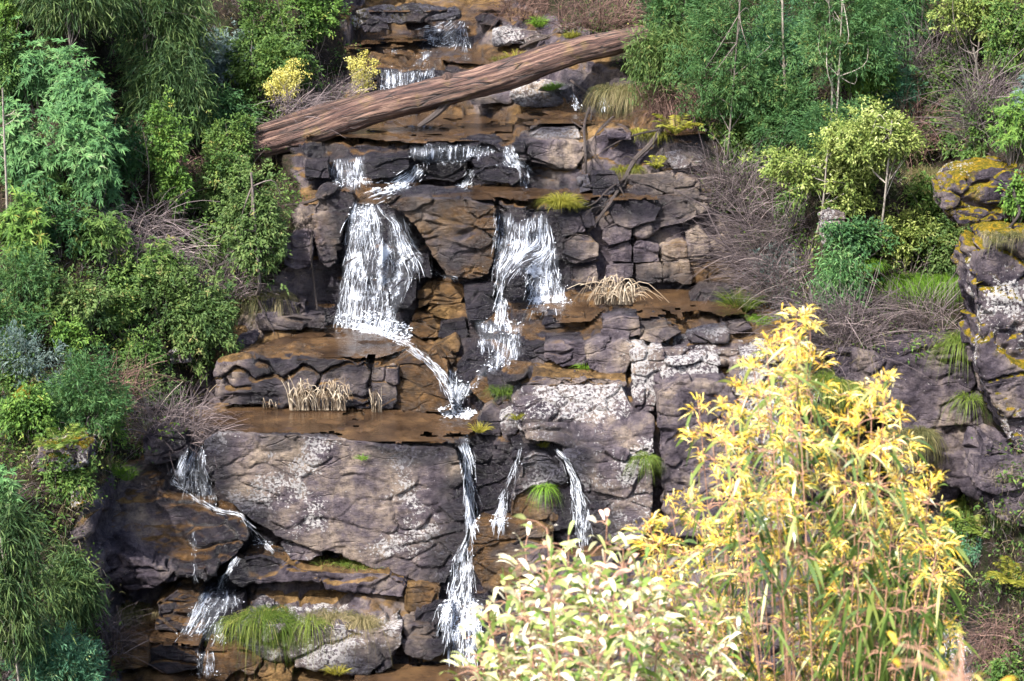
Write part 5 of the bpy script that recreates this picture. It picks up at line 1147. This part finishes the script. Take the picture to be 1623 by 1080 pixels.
Gt('bright green grass patch right of the gum seedling', 1455, 380, 450, 110, 'lime', dens=1.5, curl=1)
Gt('vivid grass under the pale trunks of the cream-leaved pair', 1380, 375, 420, 60, 'lime', dens=1.0)
Gt('green grass strip down the edge of the mossy outcrop', 1520, 470, 540, 40, 'grass', dens=.8, hang=.3, curl=1)
Gt('green grass trail under the strip beside the mossy outcrop', 1535, 575, 630, 26, 'grass', dens=.6, hang=.4, curl=1)
Gt('tan and green grass mane over the orange-mossed boulder', 1550, 222, 268, 110, 'tan', dens=1.2, hang=.1, curl=1.0, onrock=False)
Gt('dry grass sweeping over the top of the mossy outcrop', 1600, 335, 372, 90, 'tan', dens=.9, hang=.0, curl=.9)
Gt('dull green grass left of the orange-mossed boulder', 1480, 210, 290, 80, 'tan', dens=1.5, onrock=False)
S('leafy green bush beside the dark cleft at the right', 1500, 150, 240, 90, 'mid', 'broad', group=GR, dens=.9)
Tg('tan dry bush right of the taller cream-leaved tree', 1445, 130, 240, 70, kind='redtwig', group=GR, leaf='tan')
S('green creepers over the top of the dark cliff face', 1425, 535, 612, 100, 'mid', 'broad', group=GR, dens=.9, L=.06, fwd=.5)
Gt('mossy grass overhanging the thin dark gully fall', 1335, 545, 605, 120, 'grass', dens=1.5, hang=.4, curl=1, onrock=False)
Gt('shaggy tan grass hanging on the dark cliff face', 1440, 622, 680, 66, 'tan', dens=1.6, hang=.6, curl=1, fwd=.3)
Gt('dark green grass in the cleft below the purple slab', 1525, 735, 800, 40, 'grass', hang=.3)
fern('dark green fern bush below the dark cliff, right of the gum', 1555, 785, 850, 80, 'grass', n=15, onrock=False)
S('blue-green herb under the dark fern bush', 1550, 830, 890, 60, 'blue', 'broad', group=GR, L=.05)
fern('olive fern at the right edge low down', 1605, 870, 925, 110, 'gold', n=15, onrock=False)
Tg('brown dead fern skirt in the bottom right corner', 1580, 920, 1040, 110, kind='redtwig', group=GR, hang=.4, dens=1.4)
S('scrub in the bottom right corner under the dead fern skirt', 1600, 1010, 1100, 80, 'mid', 'broad', group=GR)
S('mixed green scrub right of the dark cliff, above the dark fern', 1595, 740, 850, 80, 'olive', 'broad', group=GR, dens=.8, L=.06)
S('green shrub behind the pale saplings at the top right', 1500, 60, 190, 120, 'mid', 'broad', group=GR)
S('feathery green shrub left of the taller cream-leaved tree', 1310, 150, 260, 110, 'fine', 'feather', group=GR)
S('olive shrub overhanging the grey bare thicket', 1190, 200, 290, 90, 'olive', 'broad', group=GR)
S('green shrub above the orange-mossed boulder', 1560, 150, 260, 120, 'mid', 'broad', group=GR)
S('olive scrub between the bright grass patch and the mossy outcrop', 1500, 340, 450, 90, 'olive', 'broad', group=GR)
S('shrub at the right edge between the two mossy rocks', 1610, 260, 360, 70, 'bright', 'broad', group=GR)
S('dark scrub in the shade behind the cream-leaved trunks', 1345, 330, 410, 110, 'dark', 'broad', group=GR)
S('leafy scrub filling the gap between the dark cliff and the tall outcrop', 1540, 640, 740, 60, 'olive', 'broad', group=GR, L=.07)
S('dull green bush below the dark shaded rock face at the right', 1520, 790, 900, 90, 'mid', 'broad', group=GR, L=.07)
S('small shrub left of the orange-mossed boulder', 1470, 270, 345, 70, 'mid', 'broad', group=GR)
S('creeping green shrub between the orange-mossed boulder and the outcrop', 1535, 335, 410, 80, 'olive', 'broad', group=GR, L=.07)
S('shrub leaning over the left end of the fallen trunk', 372, 200, 275, 80, 'mid', 'broad', group=GL, fwd=1.3)
# ------------------------------------------------------------------ undergrowth nobody could count
def undergrowth():
    rng = np.random.default_rng(77); parts = {'mid': [], 'tan': [], 'twig': []}; U = np.concatenate([rng.uniform(-60, 560, 3600), rng.uniform(940, 1690, 3600)]); Vp = rng.uniform(-60, 1100, 7200)
    pts, kd_ = [], []
    for u, v in zip(U, Vp):
        w = max(sstep(edge_l(v)+8, edge_l(v)-30, u), sstep(edge_r(v)-8, edge_r(v)+30, u))
        if rng.random() > w or (1290 < u < 1590 and 560 < v < 800) or (u > 1490 and 255 < v < 700): continue
        h = shit(u, v)
        if h is not None and h[1] > 20: pts.append(h)
    P0 = np.array(pts); sel = rng.random(len(P0)); nz = fbm(P0*.5, 3)
    out = []
    for key, mask in (('mid', (sel < .45)), ('tan', (sel >= .45) & (sel < .8)), ('twig', sel >= .8)):
        Q = P0[mask]; m = 30; n = len(Q)*m; P = np.repeat(Q, m, 0)+rng.normal(size=(n, 3))*(.17, .10, .10); D = unit(rng.normal(size=(n, 3))*.6+np.array((0, -.35, .7)))
        if key == 'mid': parts = blades(P, D, .10*(.5+rng.random(n)), .042, .5, rng, 1)
        elif key == 'tan': parts = blades(P, D, .20*(.5+rng.random(n)), .008, .8, rng, 3)
        else: parts = blades(P, D, .25*(.5+rng.random(n)), .009, .4, rng, 2)
        o = link({'mid': 'undergrowth', 'tan': 'grass', 'twig': 'leaf_litter'}[key], np_mesh('ground_cover', *parts[:2], False, fattr=dict(tint=parts[2])), LM[key])
        tag(o, kind='stuff')
undergrowth()
# ------------------------------------------------------------------ the sunlit gum in front
NEAR = {  # leaf colours lifted beyond real leaves, painting in the glare of full sun
 'gum': leaf_material('sickle_gum_leaf_glare', [(0, (.045, .085, .018)), (.35, (.11, .17, .035)), (.65, (.26, .30, .080)), (.85, (.50, .48, .22)), (1, (.68, .62, .42))], trans=.32, rough=.30, spec=.6),
 'young': leaf_material('yellow_new_leaf_glare', [(0, (.55, .30, .025)), (.35, (.85, .60, .060)), (.7, (.92, .76, .20)), (.9, (.92, .84, .45)), (1, (.66, .30, .11))], trans=.28, rough=.45, spec=.5),
 'juvenile': leaf_material('pale_juvenile_leaf_glare', [(0, (.055, .115, .018)), (.3, (.16, .25, .045)), (.5, (.42, .45, .15)), (.72, (.72, .66, .44)), (.9, (.85, .76, .64)), (1, (.70, .42, .32))], trans=.30, rough=.34, spec=.6),
}
M_NSTEM = bark_material('pinkish_brown_stem', (.15, .070, .040), (.40, .22, .14))
def inpoly_tips(poly, n, rng, mind):
    poly = np.array(poly, float); out = []
    for q in poly_samples(poly, n*30, rng):
        if all((q[0]-o[0])**2+(q[1]-o[1])**2 > mind**2 for o in out): out.append(q)
        if len(out) >= n: break
    return out
def near_plant(label, name, foot, Y, tips, kinds, leafL, leafW, rng, cat, shoot=130, yng=0, green_from=0.0, upright=.2, thick=.010, per=15):
    o_ = at(foot[0], foot[1], Y); o = empty(name, o_, label, cat)
    paths, rad = [], []; P, D, L, W, T = [], [], [], [], []; yP, yD, yL, yT = [], [], [], []
    for ti in tips:
        u, v = ti[0], ti[1]; y = Y+rng.normal()*.38; big = len(ti) > 2
        tip = at(u, v, y); mid = at(u*.62+foot[0]*.38+rng.normal()*12, v+(foot[1]-v)*.42, y+rng.normal()*.1); low = at(u*.28+foot[0]*.72, v+(foot[1]-v)*.72, Y*.5+y*.5)
        pts = spline([o_, low, mid, tip], 26); paths.append(pts-o_); rad.append(np.linspace(thick, .0018, 26))
        k = KPX*y
        # leafy side shoots over the upper part of the stem
        ln_ = shoot*k*(1.0+.5*rng.random()); cum = np.linalg.norm(np.diff(pts[::-1], axis=0), axis=1).cumsum()
        nl = int(per*(.8+.5*rng.random()))
        for j in range(nl):
            s = (j+.4+rng.random()*.6)/nl*ln_; i = min(int(np.searchsorted(cum, s)), 24); p = pts[::-1][i]; f = s/ln_
            side = unit(np.array((rng.normal(), rng.normal()*.7, .15+rng.normal()*.3)))
            q = p+side*(.02+.07*rng.random())*(1 if f > .1 else .3)
            if np.linalg.norm(q-p) > .03: paths.append(np.array([p, (p+q)/2+(0, 0, .01), q])-o_); rad.append(np.array((.0022, .0018, .0012)))
            if f < yng and not big:
                for _ in range(15):
                    yP.append(q+rng.normal(size=3)*.012); yD.append(unit(side*.7+np.array((0, 0, .85))+rng.normal(size=3)*.5)); yL.append(leafL*(.22+.42*rng.random())); yT.append(rng.random())
            if f >= green_from:
                d = unit(side*.55+np.array((0, 0, (upright if not big else -.6)-.75*f))+rng.normal(size=3)*.25)
                P.append(q); D.append(d); L.append(leafL*(.6+.6*rng.random())*(1 if f > .12 else .55)); W.append(leafW*(.7+.6*rng.random())); T.append(np.clip((.25 if big else .62-.5*f*(1 if yng else .4))+rng.normal()*.22, 0, 1)); L[-1] *= 1.25 if big else 1; W[-1] *= 1.25 if big else 1
    A = lambda x: np.array(x, float)
    V, F, t = blades(A(P)-o_, A(D), A(L), A(W), .45, rng, 4, A(T), None); link('leaves', np_mesh('leaves', V, F, True, fattr=dict(tint=t)), NEAR[kinds[0]], o)
    if yP:
        V, F, t = blades(A(yP)-o_, A(yD), A(yL), leafW*.32, .45, rng, 4, A(yT), None); link('new_growth', np_mesh('new_growth', V, F, True, fattr=dict(tint=t)), NEAR[kinds[1]], o)
    V, F = tubes(paths, rad, 5); link('stems', np_mesh('stems', V, F), M_NSTEM, o); return o
rg = np.random.default_rng(21)
peak = [(1262,500),(1240,520),(1284,520),(1215,548),(1195,585),(1176,612),(1250,560),(1280,575),(1160,650),(1215,628),(1245,640),(1268,660),(1108,648),(1128,690),(1150,705),(1190,690),(1230,715),(1262,720),
        (1060,790),(1030,832),(1046,862),(1095,795),(1110,835),(1140,760),(1180,770),(1220,780),(1255,790),
        (1405,602),(1382,622),(1345,628),(1312,655),(1428,662),(1362,672),(1332,705),(1395,692),(1300,722),(1448,742),(1476,762),(1446,786),(1492,832),(1468,850),(1420,765),(1380,765),(1345,770)]
body = inpoly_tips([(1040,900),(1130,820),(1200,770),(1270,820),(1330,830),(1420,780),(1485,850),(1505,900),(1500,1060),(1400,1100),(1040,1100)], 32, rg, 44)
hang = inpoly_tips([(1330,850),(1440,800),(1512,890),(1515,960),(1490,1090),(1300,1100)], 26, rg, 30)
near_plant('sunlit young gum tree with glowing yellow tips in the right foreground', 'gum_sapling', (1300, 1900), 7.2, peak+[tuple(b) for b in body]+[(q[0], q[1], 1) for q in hang], ('gum', 'young'), .14, .021, rg, 'tree', shoot=250, yng=.42, green_from=.10, upright=.0, per=27, thick=.006)
left = [(866,838),(962,832),(832,872),(900,872),(988,872),(800,930),(868,915),(940,905),(770,962),(842,965),(1020,905),(752,1042),(742,1078),(1045,930)]
bodyl = inpoly_tips([(765,980),(830,890),(900,880),(1000,890),(1090,900),(1150,960),(1150,1100),(735,1100),(745,1050)], 62, rg, 26)
near_plant('pale-leaved gum bush glaring in the sun at the bottom centre, left of the yellow-tipped tree', 'gum_bush', (960, 1750), 6.4, left+[tuple(b) for b in bodyl], ('juvenile', 'young'), .125, .030, rg, 'bush', shoot=130, yng=0.0, green_from=0.0, upright=.75, per=24, thick=.0045)
near_plant('blurred yellow leaf tips poking in at the bottom edge, nearest of all the leaves', 'leaf_tips', (1500, 1500), 2.6, [(1488, 1050), (1524, 1068), (1502, 1075)], ('young', 'young'), .045, .012, rg, 'leaves', shoot=40, yng=0.0, upright=.9, thick=.003, per=6)
